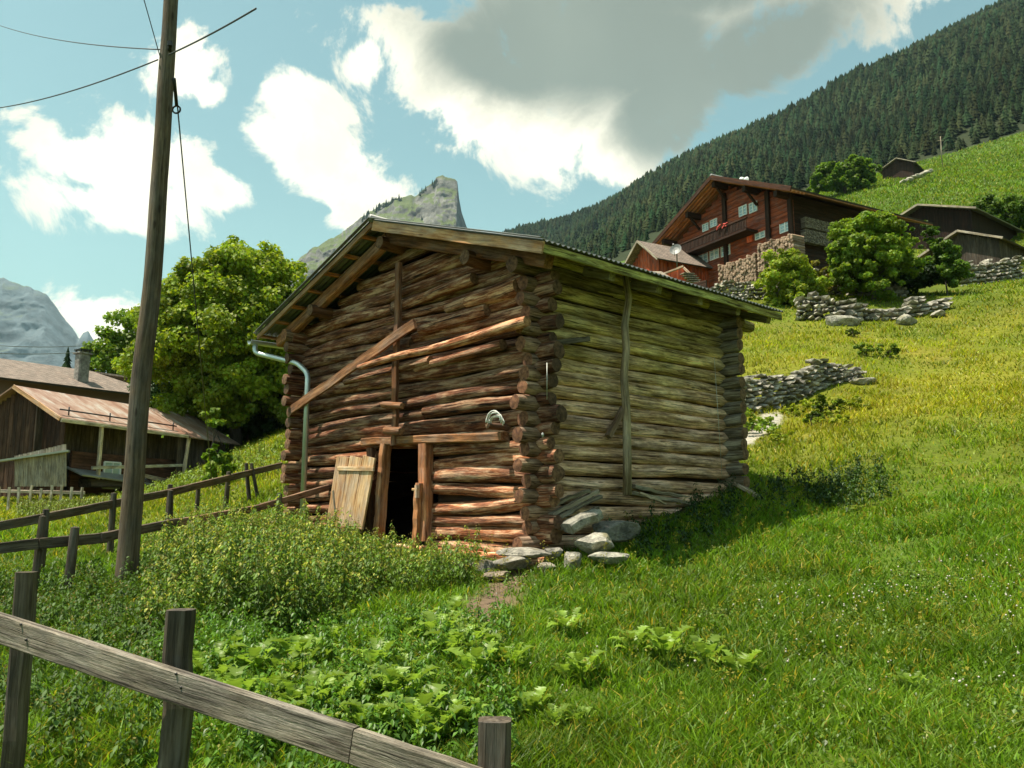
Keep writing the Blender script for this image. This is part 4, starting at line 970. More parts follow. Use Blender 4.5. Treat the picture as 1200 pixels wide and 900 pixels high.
# firewood stacks in front of the chalet
def woodstack(x0, x1, yt0, yt1, yb0, yb1, v, label):
    a0, a1 = ch.gable(x0, yb0, v), ch.gable(x1, yb1, v); b0, b1 = ch.gable(x0, yt0, v), ch.gable(x1, yt1, v); m_ = MB(); n = int(abs(a1[0]-a0[0])/.17)
    for i in range(n):
        k = (i+.5)/n; u = a0[0]+(a1[0]-a0[0])*k; z0 = a0[1]+(a1[1]-a0[1])*k; z1 = b0[1]+(b1[1]-b0[1])*k; z = z0-.6
        while z < z1+random.uniform(-.08, .08):
            r = random.uniform(.065, .09); e = random.uniform(-.08, .03); t = random.uniform(.6, 1.25)
            m_.log(ch.p(u+random.uniform(-.03, .03), v+e, z), ch.p(u, v+.8, z), r*1.15, r*1.15, segs=1, sides=6, jit=.1, bow=0, tint=(t, t, t)); z += r*1.7
    o = m_.build('firewood_stack', [M['firewood'], M['firewood']], None); return tag(o, label, 'firewood')
woodstack(857, 887, 308, 296, 334, 330, -2.0, 'left firewood stack under the chalet windows')
woodstack(889, 932, 287, 272, 328, 318, -2.0, 'taller right firewood stack at the chalet corner')
woodstack(842, 856, 312, 308, 322, 320, -1.6, 'small low firewood stack left of the two big ones')

def shed(label, name, fr, w, l, zb, ze, zr, wallm, roofm, ov=.4, cat='shed', wt=(1, 1, 1), th=.08, front=None):
    e = empty(name, fr.p(w/2, l/2, zb), label, cat)
    m_ = MB(); n = max(6, int(w/.22))
    for k in range(n):      # vertical boards cut to the gable
        u0, u1 = w*k/n, w*(k+1)/n; um = (u0+u1)/2; z = ze+(zr-ze)*(1-abs(um-w/2)/(w/2))-.05; t = random.uniform(.8, 1.2)
        fr.bx(m_, u0, u1-.01, 0, .08, zb-.8, z, grain='z', tint=tuple(x*t for x in wt))
    m_.build('gable_wall', wallm, e)
    m_ = MB(); n = max(6, int(l/.24))
    for k in range(n):
        v0, v1 = .08+(l-.08)*k/n, .08+(l-.08)*(k+1)/n; t = random.uniform(.8, 1.2)
        fr.bx(m_, 0, .08, v0, v1-.01, zb-.8, ze, grain='z', tint=tuple(x*t for x in wt))
    m_.build('side_wall', wallm, e)
    m_ = MB()
    for k in range(n):
        v0, v1 = .08+(l-.08)*k/n, .08+(l-.08)*(k+1)/n; fr.bx(m_, w-.08, w, v0, v1-.01, zb-.8, ze, grain='z', tint=wt)
    m_.build('side_wall', wallm, e)
    m_ = MB(); fr.bx(m_, .1, w-.1, l-.1, l, zb-.8, ze, grain='z'); m_.build('back_wall', wallm, e)
    sl = (zr-ze)/(w/2)
    def q(u, v): return fr.p(u, v, ze+sl*(u if u < w/2 else w-u)+.1)
    for ue in (-ov, w+ov):
        m_ = MB(); slab(m_, [q(ue, -ov), q(ue, l+ov), q(w/2, l+ov), q(w/2, -ov)], th); m_.build('roof', roofm, e)
    m_ = MB()
    for ue in (-ov, w+ov): m_.beam(q(ue, -ov-.02)-UZ*.05, q(w/2, -ov-.02)-UZ*.05, .03, .14, jit=0, tint=(1.3, 1.3, 1.3))
    m_.build('bargeboard', roofm if False else M['grey'], e)
    return e
# annex left of the chalet: red gable with a mossy porch roof
an = Frame(P(772, 300, 48), V(-.484, .875, 0), V(.875, .484, 0))
_a = P(772, 327, 48)[2]; _e = P(772, 300, 48)[2]
shed('low wing with an orange-red gable below the left end of the chalet', 'annex', an, 2.7, 4.2, _a, _e, _e+1.15, M['chalet'], M['shingle'], .5, 'annex', (1.5, 1.2, 1.1))
# satellite dish
dc = P(792, 293, 46.5); m_ = MB(); vs = [dc]; 
ax = unit(V(-.4, -.8, .35)); sx = unit(np.cross(ax, UZ)); sy = np.cross(sx, ax)
for r_, d_ in ((.18, .02), (.34, .08)):
    for j in range(20): t = j/20*6.283; vs.append(dc+(sx*math.cos(t)+sy*math.sin(t)*1.05)*r_+ax*d_)
fs = [(0, 1+j, 1+(j+1) % 20) for j in range(20)]+[(1+j, 21+j, 21+(j+1) % 20, 1+(j+1) % 20) for j in range(20)]
k0 = len(vs); vs2 = vs+[p-ax*.015 for p in vs]; fs2 = fs+[tuple(x+k0 for x in f[::-1]) for f in fs]
dish = empty('satellite_dish', dc-UZ*1.5, 'grey satellite dish on a mast at the left corner of the chalet', 'satellite dish')
m_.add(vs2, fs2); m_.build('dish', M['tin_dark'], dish); m_ = MB(); m_.tube([dc-ax*.02, dc-ax*.2, dc-ax*.2-UZ*2.2], .035, 8); m_.build('mast', M['tin_dark'], dish)
m_ = MB(); m_.tube([dc-sy*.5+ax*.12, dc+ax*.5], .015, 6); m_.box(dc+ax*.5, ax*.06, sx*.035, sy*.035); m_.build('receiver', M['tin_dark'], dish)
# wooden stair and railing below the annex
st = empty('wooden_stair', P(800, 325, 44), 'wooden stair with a slatted railing leading up to the chalet', 'stair')
for (a, b, w) in (((775, 322), (801, 312), .10), ((801, 314), (826, 337), .12), ((801, 322), (822, 342), .12)):
    m_ = MB(); m_.beam(P(*a, 44), P(*b, 43), .08, w, tint=(1.5, 1.3, 1.2)); m_.build('handrail', M['grey'], st)
m_ = MB()
for k in range(12):
    t = k/11; x = 775+26*t; y = 322-10*t; m_.beam(P(x, y, 44), P(x, y+16, 44), .11, .03, up=(0, 1, 0), tint=(2.2, 1.5, 1.2), jit=0, segs=1)
m_.build('slats', M['chalet'], st)
m_ = MB()
for k in range(9):
    t = k/8; m_.beam(P(803+19*t, 322+20*t, 43.8), P(808+19*t, 320+20*t, 43.2), .6, .05, jit=0, segs=1)
m_.build('steps', M['grey'], st)
# porch roof with moss over the annex
m_ = MB(); 
slab(m_, [P(730, 318, 41), P(775, 318, 42), P(800, 333, 40), P(745, 338, 39)], .1); o = m_.build('lean_to_roof', M['grey'], None); tag(o, 'small weathered lean-to roof peeping over the barn ridge line', 'lean-to')

# ---- dark barn right of the chalet, hut under it, meadow hut
fr = Frame(P(1140, 270, 60), V(-.62, .78, 0), V(.78, .62, 0)); zt = P(1092, 238, 62)[2]
shed('black unlit barn with a grey verge beside the chalet', 'dark_barn', fr, 7.2, 8, zt-4.8, zt-1.25, zt, M['chalet_dark'], M['tin_dark'], .6, 'barn', (.5, .5, .5))  # wall tint lowered, so the unlit look is in the colour
fr = Frame(P(1172, 300, 52), V(-.62, .78, 0), V(.78, .62, 0)); zt = P(1128, 268, 53)[2]
shed('small grey-roofed hut at the right edge below the black barn', 'stone_hut', fr, 4.6, 5, zt-3.2, zt-1.0, zt, M['barnwood'], M['shingle'], .4, 'hut')
fr = Frame(P(1071, 205, 150), V(-.75, .66, 0), V(.66, .75, 0)); zt = P(1050, 187, 152)[2]
shed('tiny brown hut at the left end of the high green alp', 'alp_hut', fr, 5.5, 6, zt-4, zt-1.4, zt, M['chalet_dark'], M['shingle'], .6, 'hut', (1, 1, 1))
# utility mast on the alp
q = P(1104, 190, 170); m_ = MB(); m_.tube([q-UZ*1, P(1102, 160, 170)], .10, 6); m_.tube([P(1099, 165, 170), P(1106, 165, 170)], .07, 6); o = m_.build('mast', M['grey'], None); tag(o, 'thin pole standing on the high green alp', 'mast')

# ---- left: rusty roofed barn
g_ = unit(V(.298, .954, 0)); h_ = unit(V(-.954, .298, 0)); E1 = P(71, 489, 30)
lb = empty('rusty_roof_barn', V(E1[0]-2, E1[1]+4, H(E1[0], E1[1]+4)), 'dark board barn with a rusty red tin roof at the left edge', 'barn')
o_ = V(E1[0], E1[1], 0); zE = E1[2]
def L3(s, w, z): return o_+g_*s+h_*w+UZ*z     # s along the eave, w away from it
Ls = 10.2; rise = 1.25; wr = 2.25
m_ = MB(); slab(m_, [L3(0, 0, zE), L3(6.8, 0, zE-.02), L3(6.8, wr, zE+rise), L3(0, wr, zE+rise)], .05)
slab(m_, [L3(6.82, -.25, zE-.15), L3(Ls, -.3, zE-.2), L3(Ls-.5, wr-.3, zE+rise-.12), L3(6.82, wr, zE+rise+.01)], .05)
slab(m_, [L3(0, wr, zE+rise), L3(Ls-.5, wr, zE+rise), L3(Ls-.5, 2*wr, zE), L3(0, 2*wr, zE)], .05); m_.build('roof', M['rust'], lb)
m_ = MB(); m_.beam(L3(-.02, .0, zE-.05), L3(-.02, wr, zE+rise-.05), .04, .16, tint=(1.3, 1.1, 1)); m_.build('bargeboard', M['pale'], lb)
m_ = MB(); m_.beam(L3(0, -.05, zE-.10), L3(6.8, -.05, zE-.12), .08, .13, tint=(2, 2, 2), jit=0); m_.build('gutter', M['grey'], lb)
m_ = MB(); m_.tube([L3(.2, .25, zE+.32), L3(6.4, .25, zE+.30)], .03, 6)
for s_ in (.6, 2.6, 4.6, 6.2): m_.tube([L3(s_, .25, zE+.1), L3(s_, .25, zE+.45)], .025, 6)
m_.build('snow_guard', M['iron'], lb)
m_ = MB(); zg = zE-2.6
for k in range(46):
    s_ = .1+k*.21; w0 = 1.1 if s_ < 6.6 else .25; t = random.uniform(.7, 1.3)
    m_.beam(L3(s_, w0, zg-1), L3(s_, w0, zE+(.5 if s_ < 6.6 else -.15)), .2, .06, up=h_, tint=(t, t*.95, t*.9), jit=0, segs=1)
m_.build('long_wall', M['barnwood'], lb)
m_ = MB(); m2 = MB()
for k in range(20):
    w = .2+k*.2; t = random.uniform(.7, 1.3); zt_ = zE+rise*(1-abs(w-wr)/wr)-.1
    m_.beam(L3(.35, w, zg-1), L3(.35, w, zt_), .19, .06, up=g_, tint=(t*.9, t*.6, t*.5), jit=0, segs=1); m2.beam(L3(Ls-.6, w, zg-1), L3(Ls-.6, w, zt_-.25), .19, .06, up=g_, jit=0, segs=1)
m_.build('gable_wall', M['barnwood'], lb); m2.build('gable_wall', M['barnwood'], lb)
for s_ in (2.0, 6.7):
    m_ = MB(); m_.beam(L3(s_, .05, zg+.3), L3(s_+(.3 if s_ > 5 else 0), .05, zE-.15), .12, .12, up=g_, tint=(2.3, 2.2, 2)); m_.build('porch_post', M['grey'], lb)
m_ = MB(); m_.beam(L3(1.6, -.02, zg+.9), L3(6.6, -.02, zg+1.25), .08, .12, tint=(1.6, 1.7, 1.7)); m_.beam(L3(4.2, .1, zg+.75), L3(6.9, .05, zg+.45), .06, .16, tint=(1.2, 1.1, 1)); m_.build('porch_rail', M['grey'], lb)
m_ = MB(); m_.beam(L3(1.6, .35, zg+.35), L3(7.6, .35, zg+.45), .75, .3, tint=(1, .95, .9)); m_.build('loft_floor', M['barnwood'], lb)
m_ = MB(); slab(m_, [L3(1.0, -.2, zg+.62), L3(5.0, -.15, zg+.35), L3(5.0, .7, zg+.75), L3(1.0, .7, zg+.95)], .05); m_.build('lower_roof', M['tin'], lb)
wf = Frame(L3(0, .55, 0), h_, g_)
m_ = MB(); cc = on_plane(131, 557, L3(0, .52, 0), h_)
for (du, dz, a, b) in ((-.42, 0, .035, .5), (0, 0, .022, .5), (.42, 0, .035, .5)): m_.beam(cc+g_*du-UZ*b, cc+g_*du+UZ*b, a*2, .06, up=h_, jit=0, segs=1)
for dz in (-.5, 0, .5): m_.beam(cc-g_*.42+UZ*dz+h_*.004, cc+g_*.42+UZ*dz+h_*.004, .06, .06, jit=0, segs=1)
wn = m_.build('window', M['white'], lb); m_ = MB(); m_.beam(cc-g_*.4+h_*.02, cc+g_*.4+h_*.02, .01, .96, jit=0, segs=1); m_.build('pane', M['glass'], wn)
m_ = MB(); m_.beam(L3(1.2, .6, zg+.3), L3(8.5, .6, zg+.3), .1, 2.4, tint=(1.2, .7, .55)); m_.build('lower_wall', M['barnwood'], lb)
# grey board lean-to at the left edge
e = empty('board_shelter', G(45, 560, 28), 'grey board lean-to with a pale tin edge left of the rusty-roofed barn', 'shelter')
m_ = MB()
for k in range(12): x0 = 20+k*5.0; p0, p1 = P(x0, 570, 27.5), P(x0, 534-k*1.2, 27.5); m_.beam(p0, p1, .15, .04, up=(0, 1, 0), tint=(1.1, 1.1, 1.1), jit=0, segs=1)
m_.build('wall', M['grey'], e); m_ = MB(); slab(m_, [P(-10, 540, 27.3), P(80, 527, 27.3), P(82, 528, 29), P(-10, 541, 29)], .06); m_.build('roof', M['tin'], e)

# ---- farmhouse behind
fe = P(198, 466, 50); a2 = unit(V(-.824, .566, 0)); b2 = unit(V(-.566, -.824, 0)); fh = Frame(fe, a2, b2)
z_e = fe[2]; zg2 = z_e-4.2
far = empty('farmhouse', fh.p(3, 8, zg2), 'brownish rendered farmhouse with a long grey shingle roof at the far left', 'farmhouse')
m_ = MB(); fh.bx(m_, .6, 6, .5, 16.5, zg2-1, z_e+.05); m_.build('wall', M['plaster'], far)
froof = part_empty('roof', fh.p(3.3, 8, z_e+1.4), far)
for (u0, u1) in ((0, 3.3), (6.6, 3.3)):
    m_ = MB(); slab(m_, [fh.p(u0, -.3, z_e), fh.p(u0, 17, z_e), fh.p(u1, 17, z_e+1.5), fh.p(u1, 3.0 if u0 == 0 else -.3, z_e+1.5)], .12); m_.build('roof_tiles', M['shingle'], froof)
m_ = MB(); slab(m_, [fh.p(0, -.32, z_e-.003), fh.p(3.3, 3.0, z_e+1.497), fh.p(6.6, -.32, z_e), fh.p(3.3, -.4, z_e)], .1); m_.build('hip', M['shingle'], froof)
chm = P(95, 444, 46.8)
m_ = MB(); c_ = fh; m_.box(chm+UZ*.55, UZ*.85, a2*.30, b2*.30); m_.box(chm+UZ*1.42, a2*.38, b2*.38, UZ*.04)
cm = m_.build('chimney', M['stonebase'], froof); m_ = MB(); m_.box(chm+UZ*1.62, a2*.34, b2*.34, UZ*.03)
for sx_ in (-1, 1):
    for sy_ in (-1, 1): m_.box(chm+UZ*1.53+a2*.25*sx_+b2*.25*sy_, UZ*.065, a2*.04, b2*.04)
m_.build('cowl', M['iron'], cm)
for (x, y) in ((119, 474), (103, 473)):
    c = fh.side(x, y, .6); 
c1 = fh.side(119, 474, .6); window(fh, c1[0], c1[1]-.1, 1.3, .55, far, v=.6, side=True, sash=3, rows=1, frame='grey')
m_ = MB(); fh.bx(m_, .2, .5, -.1, 3.4, z_e-.95, z_e-.85); m_.build('awning', M['white'], far)

# ================================================================= STONE WALLS
def drywall(label, pts, h, th=.5, n=None, sz=.17, name='dry_stone_wall', cat='stone wall', mat='wallrock', batter=.1):
    """pts: (x, y) polyline in world; stones laid in rough courses on the ground"""
    m_ = MB(); pts = [np.array(p, float) for p in pts]; L_ = [np.linalg.norm(b-a) for a, b in zip(pts[:-1], pts[1:])]; T = sum(L_)
    hs = h if callable(h) else (lambda t: h); s_ = 0
    def at(s):
        for a, b, l in zip(pts[:-1], pts[1:], L_):
            if s <= l: return a+(b-a)*s/l, unit(b-a)
            s -= l
        return pts[-1], unit(pts[-1]-pts[-2])
    row = 0; z = 0; mx = max(hs(k/20) for k in range(21))
    while z < mx:
        s = random.uniform(0, sz); 
        while s < T:
            w = sz*random.uniform(.6, 1.9); hh = sz*random.uniform(.45, .8)
            if z < hs(s/T)*random.uniform(.88, 1.08):
                p, d = at(s); nrm = np.array([-d[1], d[0]]); q = p+nrm*(batter*z+random.uniform(-.05, .05)); g = H(p[0], p[1]); t = random.uniform(.6, 1.35)
                m_.stone(V(q[0], q[1], g+z+random.uniform(-.04, .04)), w*.62, th*.5, hh*.72, (t, t*.98, t*.93), math.atan2(d[1], d[0])+random.uniform(-.2, .2), 1, .3)
            s += w*.95
        z += sz*.75
    o = m_.build(name, M[mat], None); return tag(o, label, cat)
def W2(px, py, Y): p = P(px, py, Y); return (p[0], p[1])
drywall('grey dry stone wall on the slope just right of the barn', [W2(842, 466, 21.6), W2(868, 463, 21.8), W2(925, 455, 22.6), W2(965, 447, 23.3), W2(1010, 447, 24.1)], lambda t: .85+.12*math.sin(t*9) if t < .62 else max(.25, .9-(t-.62)*1.9), sz=.15)
drywall('rubble terrace wall running right below the chalet shrubs', [W2(935, 372, 35), W2(985, 372, 34.5), W2(1040, 370, 35), W2(1075, 366, 35.6), W2(1108, 362, 36.3)], lambda t: .75+.35*math.sin(t*7+1) if t < .8 else .4, sz=.24, th=.9, name='rubble_wall')
drywall('retaining wall of grey stones directly below the firewood stacks', [W2(825, 350, 40.2), W2(862, 350, 39.8), W2(905, 350, 39.6), W2(945, 345, 39.8)], lambda t: .85+.2*math.sin(t*8), sz=.2, th=.6, name='retaining_wall')
drywall('old stone wall in shadow behind the chalet shrubs', [W2(945, 340, 41), W2(985, 340, 40.6), W2(1060, 340, 40.8)], lambda t: 1.2, sz=.25, th=.6, name='garden_wall')
drywall('short stone bank at the right edge below the small hut', [W2(1125, 335, 45), W2(1200, 325, 46)], lambda t: 1.3, sz=.28, th=.7, name='stone_bank')
for i, (px, py, Y, s_, lab) in enumerate([(1012, 462, 23.4, .22, 'lone grey stone at the right end of the dry stone wall'), (985, 374, 33.5, .45, 'pale flat boulder in front of the rubble terrace wall'), (1000, 370, 33.8, .3, 'smaller boulder beside the pale flat one'),
        (1062, 368, 34, .4, 'large boulder under the right half of the rubble terrace wall'), (1098, 366, 34.8, .3, 'last boulder at the right tip of the terrace wall')]):
    p = P(px, py, Y); m_ = MB(); m_.stone(V(p[0], p[1], H(p[0], p[1])+s_*.2), s_*1.5, s_, s_*.6, (1.3, 1.28, 1.2), .3*i, 3, .35); tag(m_.build('boulder', M['rock'], None), lab, 'stone')
p = P(1075, 208, 135); m_ = MB()
for k in range(9): m_.stone(P(1058+k*4, 211-k*1.6, 135)-UZ*.3, .6, .5, .35, (1.5, 1.45, 1.35), None, 2, .4)
tag(m_.build('rock_band', M['rock'], None), 'pale band of rocks below the tiny hut on the alp', 'rocks')

# ================================================================= TREES
def tree(name, label, cat, base, crown, nleaf, lsize, mat, trunk_h, tr, clumps=90, seed=1, tint=(1, 1, 1), group=None, var=.3, limbs=14, flat=.82):
    """crown: list of (centre offset from base, radii). Leaves sit in clumps near the surface of the ellipsoids."""
    rng = np.random.default_rng(seed); rs = random.Random(seed)
    e = empty(name, base, label, cat, group)
    vol = np.array([c[1][0]*c[1][1]*c[1][2] for c in crown]); pr = vol**.67/np.sum(vol**.67)
    cid = rng.choice(len(crown), clumps, p=pr); d = rng.normal(0, 1, (clumps, 3)); d /= np.linalg.norm(d, axis=1, keepdims=True); d[:, 2] = np.where(d[:, 2] < -.75, -d[:, 2], d[:, 2])
    cc = np.array([crown[i][0] for i in cid])+d*np.array([crown[i][1] for i in cid])*rng.uniform(.4, 1.0, (clumps, 1))
    rad = np.array([min(crown[i][1]) for i in cid])*rng.uniform(.10, .34, clumps)
    ci = rng.choice(clumps, nleaf, p=rad**2/np.sum(rad**2)); dd = rng.normal(0, 1, (nleaf, 3)); dd /= np.linalg.norm(dd, axis=1, keepdims=True)
    pos = base+cc[ci]+dd*(rad[ci]*rng.uniform(.3, 1.1, nleaf)**.6)[:, None]*np.array([1.15, 1.15, flat])
    nrm = dd*.6+d[ci]*.4+np.array([0, 0, .5])+rng.normal(0, .65, (nleaf, 3)); dr = rng.normal(0, 1, (nleaf, 3))-UZ*.5
    v, f = leaf_quads(pos, nrm, dr, lsize*rng.uniform(.6, 1.3, nleaf), .85)
    ct = rng.uniform(1-var, 1+var, clumps)
    t = np.array(tint)*(ct[ci]*rng.uniform(.75, 1.25, nleaf))[:, None]; t[:, 0] *= rng.uniform(.85, 1.25, nleaf)
    fast_mesh('crown', v, [f], np.repeat(t, 4, 0), mat, e)
    m_ = MB(); top = base+UZ*trunk_h
    m_.log(base-UZ*.3, base+UZ*trunk_h, tr, tr*.6, segs=8, sides=10, jit=.1, bow=.08)
    for k in range(limbs):
        i = rs.randrange(clumps); s0 = base+UZ*trunk_h*rs.uniform(.45, 1); e1 = base+cc[i]; mid = (s0+e1)/2+np.array([rs.uniform(-.2, .2), rs.uniform(-.2, .2), .1*np.linalg.norm(e1-s0)])
        m_.tube([s0, mid, e1], tr*.35, 6, r1=tr*.08)
    m_.build('trunk', [M['bark'], M['bark']], e); return e
def gb_(px, py, Y): p = P(px, py, Y); return V(p[0], p[1], H(p[0], p[1]))
def scr(base, px, py, Y): return P(px, py, Y)-base
def crn(base, lst): return [(scr(base, px, py, Y), (rx, ry, rz)) for px, py, Y, rx, ry, rz in lst]
b0 = gb_(275, 505, 41)
tree('maple_tree', 'big spreading sycamore maple with bright leaves behind the meadow left of the barn', 'tree', b0,
     crn(b0, [(290, 325, 40, 2.0, 2.3, 1.9), (265, 330, 40, 2.4, 2.2, 1.6), (230, 350, 39.5, 2.2, 2.2, 1.7), (322, 335, 40, 1.9, 2, 1.5), (255, 390, 39, 3.6, 3.2, 2.2), (205, 385, 39.5, 1.9, 2.2, 1.9), (320, 385, 40, 2.8, 3, 2.2), (190, 430, 39.5, 1.9, 2.2, 1.5), (270, 440, 40, 4.0, 3, 2.0), (240, 470, 40, 3.0, 2.6, 1.6), (305, 470, 40, 3.2, 2.6, 1.7), (340, 430, 41, 2.4, 2.6, 2.0)]),
     120000, .19, M['leaf_maple'], 6.5, .32, 900, 3, (1.4, 1.25, 1), limbs=24)
b0 = gb_(150, 500, 56)
tree('broadleaf_tree', 'smaller leafy tree at the left foot of the big maple, behind the farmhouse', 'tree', b0, crn(b0, [(160, 395, 56, 1.9, 2, 2.0), (135, 418, 56, 1.9, 2, 1.9), (170, 430, 56, 2.6, 2, 2.4), (128, 440, 57, 1.5, 1.8, 1.4)]), 20000, .25, M['leaf_maple'], 5, .22, 240, 4, (1.0, 1.05, 1))
b0 = gb_(290, 515, 43)
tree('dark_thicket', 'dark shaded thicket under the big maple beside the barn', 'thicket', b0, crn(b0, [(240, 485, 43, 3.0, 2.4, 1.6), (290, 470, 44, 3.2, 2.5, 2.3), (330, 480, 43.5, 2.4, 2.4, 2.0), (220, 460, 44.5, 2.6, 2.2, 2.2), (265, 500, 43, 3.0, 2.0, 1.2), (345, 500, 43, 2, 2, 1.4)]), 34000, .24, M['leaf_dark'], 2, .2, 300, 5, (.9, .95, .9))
b0 = gb_(252, 562, 20.6)
tree('sycamore_sapling', 'young sycamore sapling with pale leaves at the foot of the guy wire', 'sapling', b0, crn(b0, [(250, 490, 20.5, .28, .28, .38), (262, 498, 20.5, .22, .25, .25), (250, 536, 20.5, .42, .4, .32), (262, 545, 20.6, .35, .35, .35), (245, 555, 20.4, .25, .3, .3)]), 900, .15, M['leaf_bush'], 1.5, .03, 22, 6, (.95, 1.0, .9), limbs=8)
b0 = gb_(925, 362, 38.8)
tree('yellow_green_bush', 'rounded yellow-green bush in front of the firewood stacks', 'bush', b0, crn(b0, [(920, 314, 38.8, 1.2, 1.1, 1.0), (945, 335, 38.6, 1.0, 1, .8), (908, 335, 38.6, .9, 1, .8), (930, 350, 38.4, 1.3, 1.1, .7)]), 18000, .13, M['leaf_bush'], .9, .06, 170, 7, (1.4, 1.25, 1))
b0 = gb_(1025, 352, 39.5)
tree('walnut_tree', 'low round bright green tree standing beside the chalet side wall', 'tree', b0, crn(b0, [(1018, 275, 39.5, 1.6, 1.5, 1.1), (995, 290, 39, 1.0, 1.2, 1.1), (1045, 290, 39.5, 1.4, 1.4, 1.1), (1020, 305, 39, 1.9, 1.6, 1.1), (990, 308, 39, .8, 1, .7), (1055, 312, 39.8, 1.1, 1.2, .8), (1015, 330, 38.8, 1.8, 1.3, .8), (985, 330, 38.6, .9, 1, .7)]), 36000, .16, M['leaf_bush'], 1.6, .12, 330, 8, (.95, 1.0, .9), limbs=16)
b0 = gb_(1040, 345, 41)
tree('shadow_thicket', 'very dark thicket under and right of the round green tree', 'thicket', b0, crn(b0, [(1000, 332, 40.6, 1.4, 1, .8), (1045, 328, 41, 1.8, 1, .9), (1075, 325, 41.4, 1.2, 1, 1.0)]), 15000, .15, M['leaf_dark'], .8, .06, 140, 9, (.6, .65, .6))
b0 = gb_(1112, 340, 40.5)
tree('pear_bush', 'upright green bush near the right edge below the small hut', 'bush', b0, crn(b0, [(1108, 295, 40.5, .7, .7, .7), (1112, 318, 40.5, .9, .9, .9), (1125, 328, 40.3, .8, .8, .6), (1102, 310, 40.5, .6, .7, .8)]), 12000, .13, M['leaf_bush'], 1.1, .05, 110, 10, (.55, .7, .7))
b0 = gb_(1090, 275, 52)
tree('feathery_shrub', 'thin feathery shrub before the black barn', 'shrub', b0, crn(b0, [(1083, 268, 51, .9, .8, .7), (1098, 272, 51, .8, .8, .6), (1085, 285, 51, .9, .8, .6)]), 2600, .13, M['leaf_bush'], 1.4, .05, 30, 12, (.45, .6, .6))
b0 = gb_(955, 338, 40.2)
tree('rose_bush', 'reddish leaved scraggly bush between the two bright shrubs', 'bush', b0, crn(b0, [(962, 318, 40, .8, .7, .6), (975, 332, 39.8, .9, .7, .5), (958, 334, 39.8, .7, .6, .5)]), 2600, .11, M['leaf_bush'], .7, .04, 34, 13, (1.0, .65, .8))
b0 = gb_(992, 232, 130)
tree('ash_tree', 'wide green tree above the chalet roof left of the alp', 'tree', b0, crn(b0, [(975, 207, 130, 3.6, 3, 2.0), (1000, 200, 131, 3.2, 3, 2.2), (1015, 207, 132, 2.2, 2.4, 1.8), (965, 216, 129, 2.6, 2.4, 1.4), (990, 215, 129, 4, 3, 1.6)]), 24000, .42, M['leaf_maple'], 4, .3, 260, 14, (.75, .85, .85))
b0 = gb_(1150, 275, 66)
tree('dark_tree', 'dull green tree at the right edge behind the black barn', 'tree', b0, crn(b0, [(1150, 245, 66, 1.3, 1.4, 1.3), (1160, 262, 66, 1.6, 1.4, 1.3), (1180, 252, 67, 2.2, 1.6, 1.7), (1145, 268, 65, 1.0, 1, .9)]), 16000, .22, M['leaf_maple'], 2.5, .15, 150, 15, (.55, .65, .7))
# low bushes on the slope
for (px, py, Y, r_, t, lab) in [(1015, 425, 27, .35, .9, 'small blue-green tuft right above the dry stone wall'), (1040, 428, 27, .38, .85, 'slightly larger blue-green tuft beside the first, above the wall'), (968, 462, 20.5, .36, .6, 'small dark bush on the yellow slope below the wall'),
                                (950, 482, 19.5, .26, .6, 'smallest dark bush on the yellow slope'), (880, 492, 19.5, .5, 1.2, 'green plants against the barn rear corner under the wall'), (1000, 400, 31, .25, .7, 'tiny dark tuft on the slope under the terrace')]:
    b0 = gb_(px, py+6, Y); tree('low_bush', lab, 'bush', b0, [(V(0, 0, r_*.6), (r_*1.2, r_*1.1, r_*.7)), (V(r_*.7, .1, r_*.4), (r_*.7, r_*.7, r_*.5))], 800, .075, M['leaf_bush'] if t > 1 else M['leaf_maple'], .2, .02, 24, int(px), (t, t, t), limbs=6)
for i in range(12):
    px = random.uniform(905, 1000); Y = random.uniform(17.5, 22); b0 = gb_(px, 470, Y); r_ = random.uniform(.2, .4)
    tree('dry_bush', 'low yellowish tussock on the sunny bank below the dry stone wall', 'bush', b0, [(V(0, 0, r_*.3), (r_*1.3, r_*1.2, r_*.6))], 350, .07, M['leaf_bush'], .1, .015, 14, 200+i, (1.5, 1.25, .9), group='tussocks on the bank below the wall', limbs=3)

# conifers
def conifer_arrays(rng, n, tiers=7, sides=9):
    """unit-height jagged conifers: returns list of (verts, faces)"""
    out = []
    for _ in range(n):
        vs, fs = [], []; rot = rng.uniform(0, 6)
        for k in range(tiers):
            z0 = .08+.84*k/tiers; z1 = min(1.0, z0+.30*(1-.45*k/tiers)); r = .185*(1-.92*(k/tiers))**.9*rng.uniform(.85, 1.15)
            o = len(vs); vs.append((0, 0, z1))
            for j in range(sides*2):
                a = rot+j/(sides*2)*6.283+k*.7; rr = r*(rng.uniform(.8, 1.25) if j % 2 == 0 else rng.uniform(.35, .6)); vs.append((rr*math.cos(a), rr*math.sin(a), z0-(.03 if j % 2 == 0 else -.025)+rng.uniform(-.015, .015)))
            fs += [(o, o+1+j, o+1+(j+1) % (sides*2)) for j in range(sides*2)]
        vs.append((.0, 0, 0)); out.append((np.array(vs), np.array(fs)))
    return out
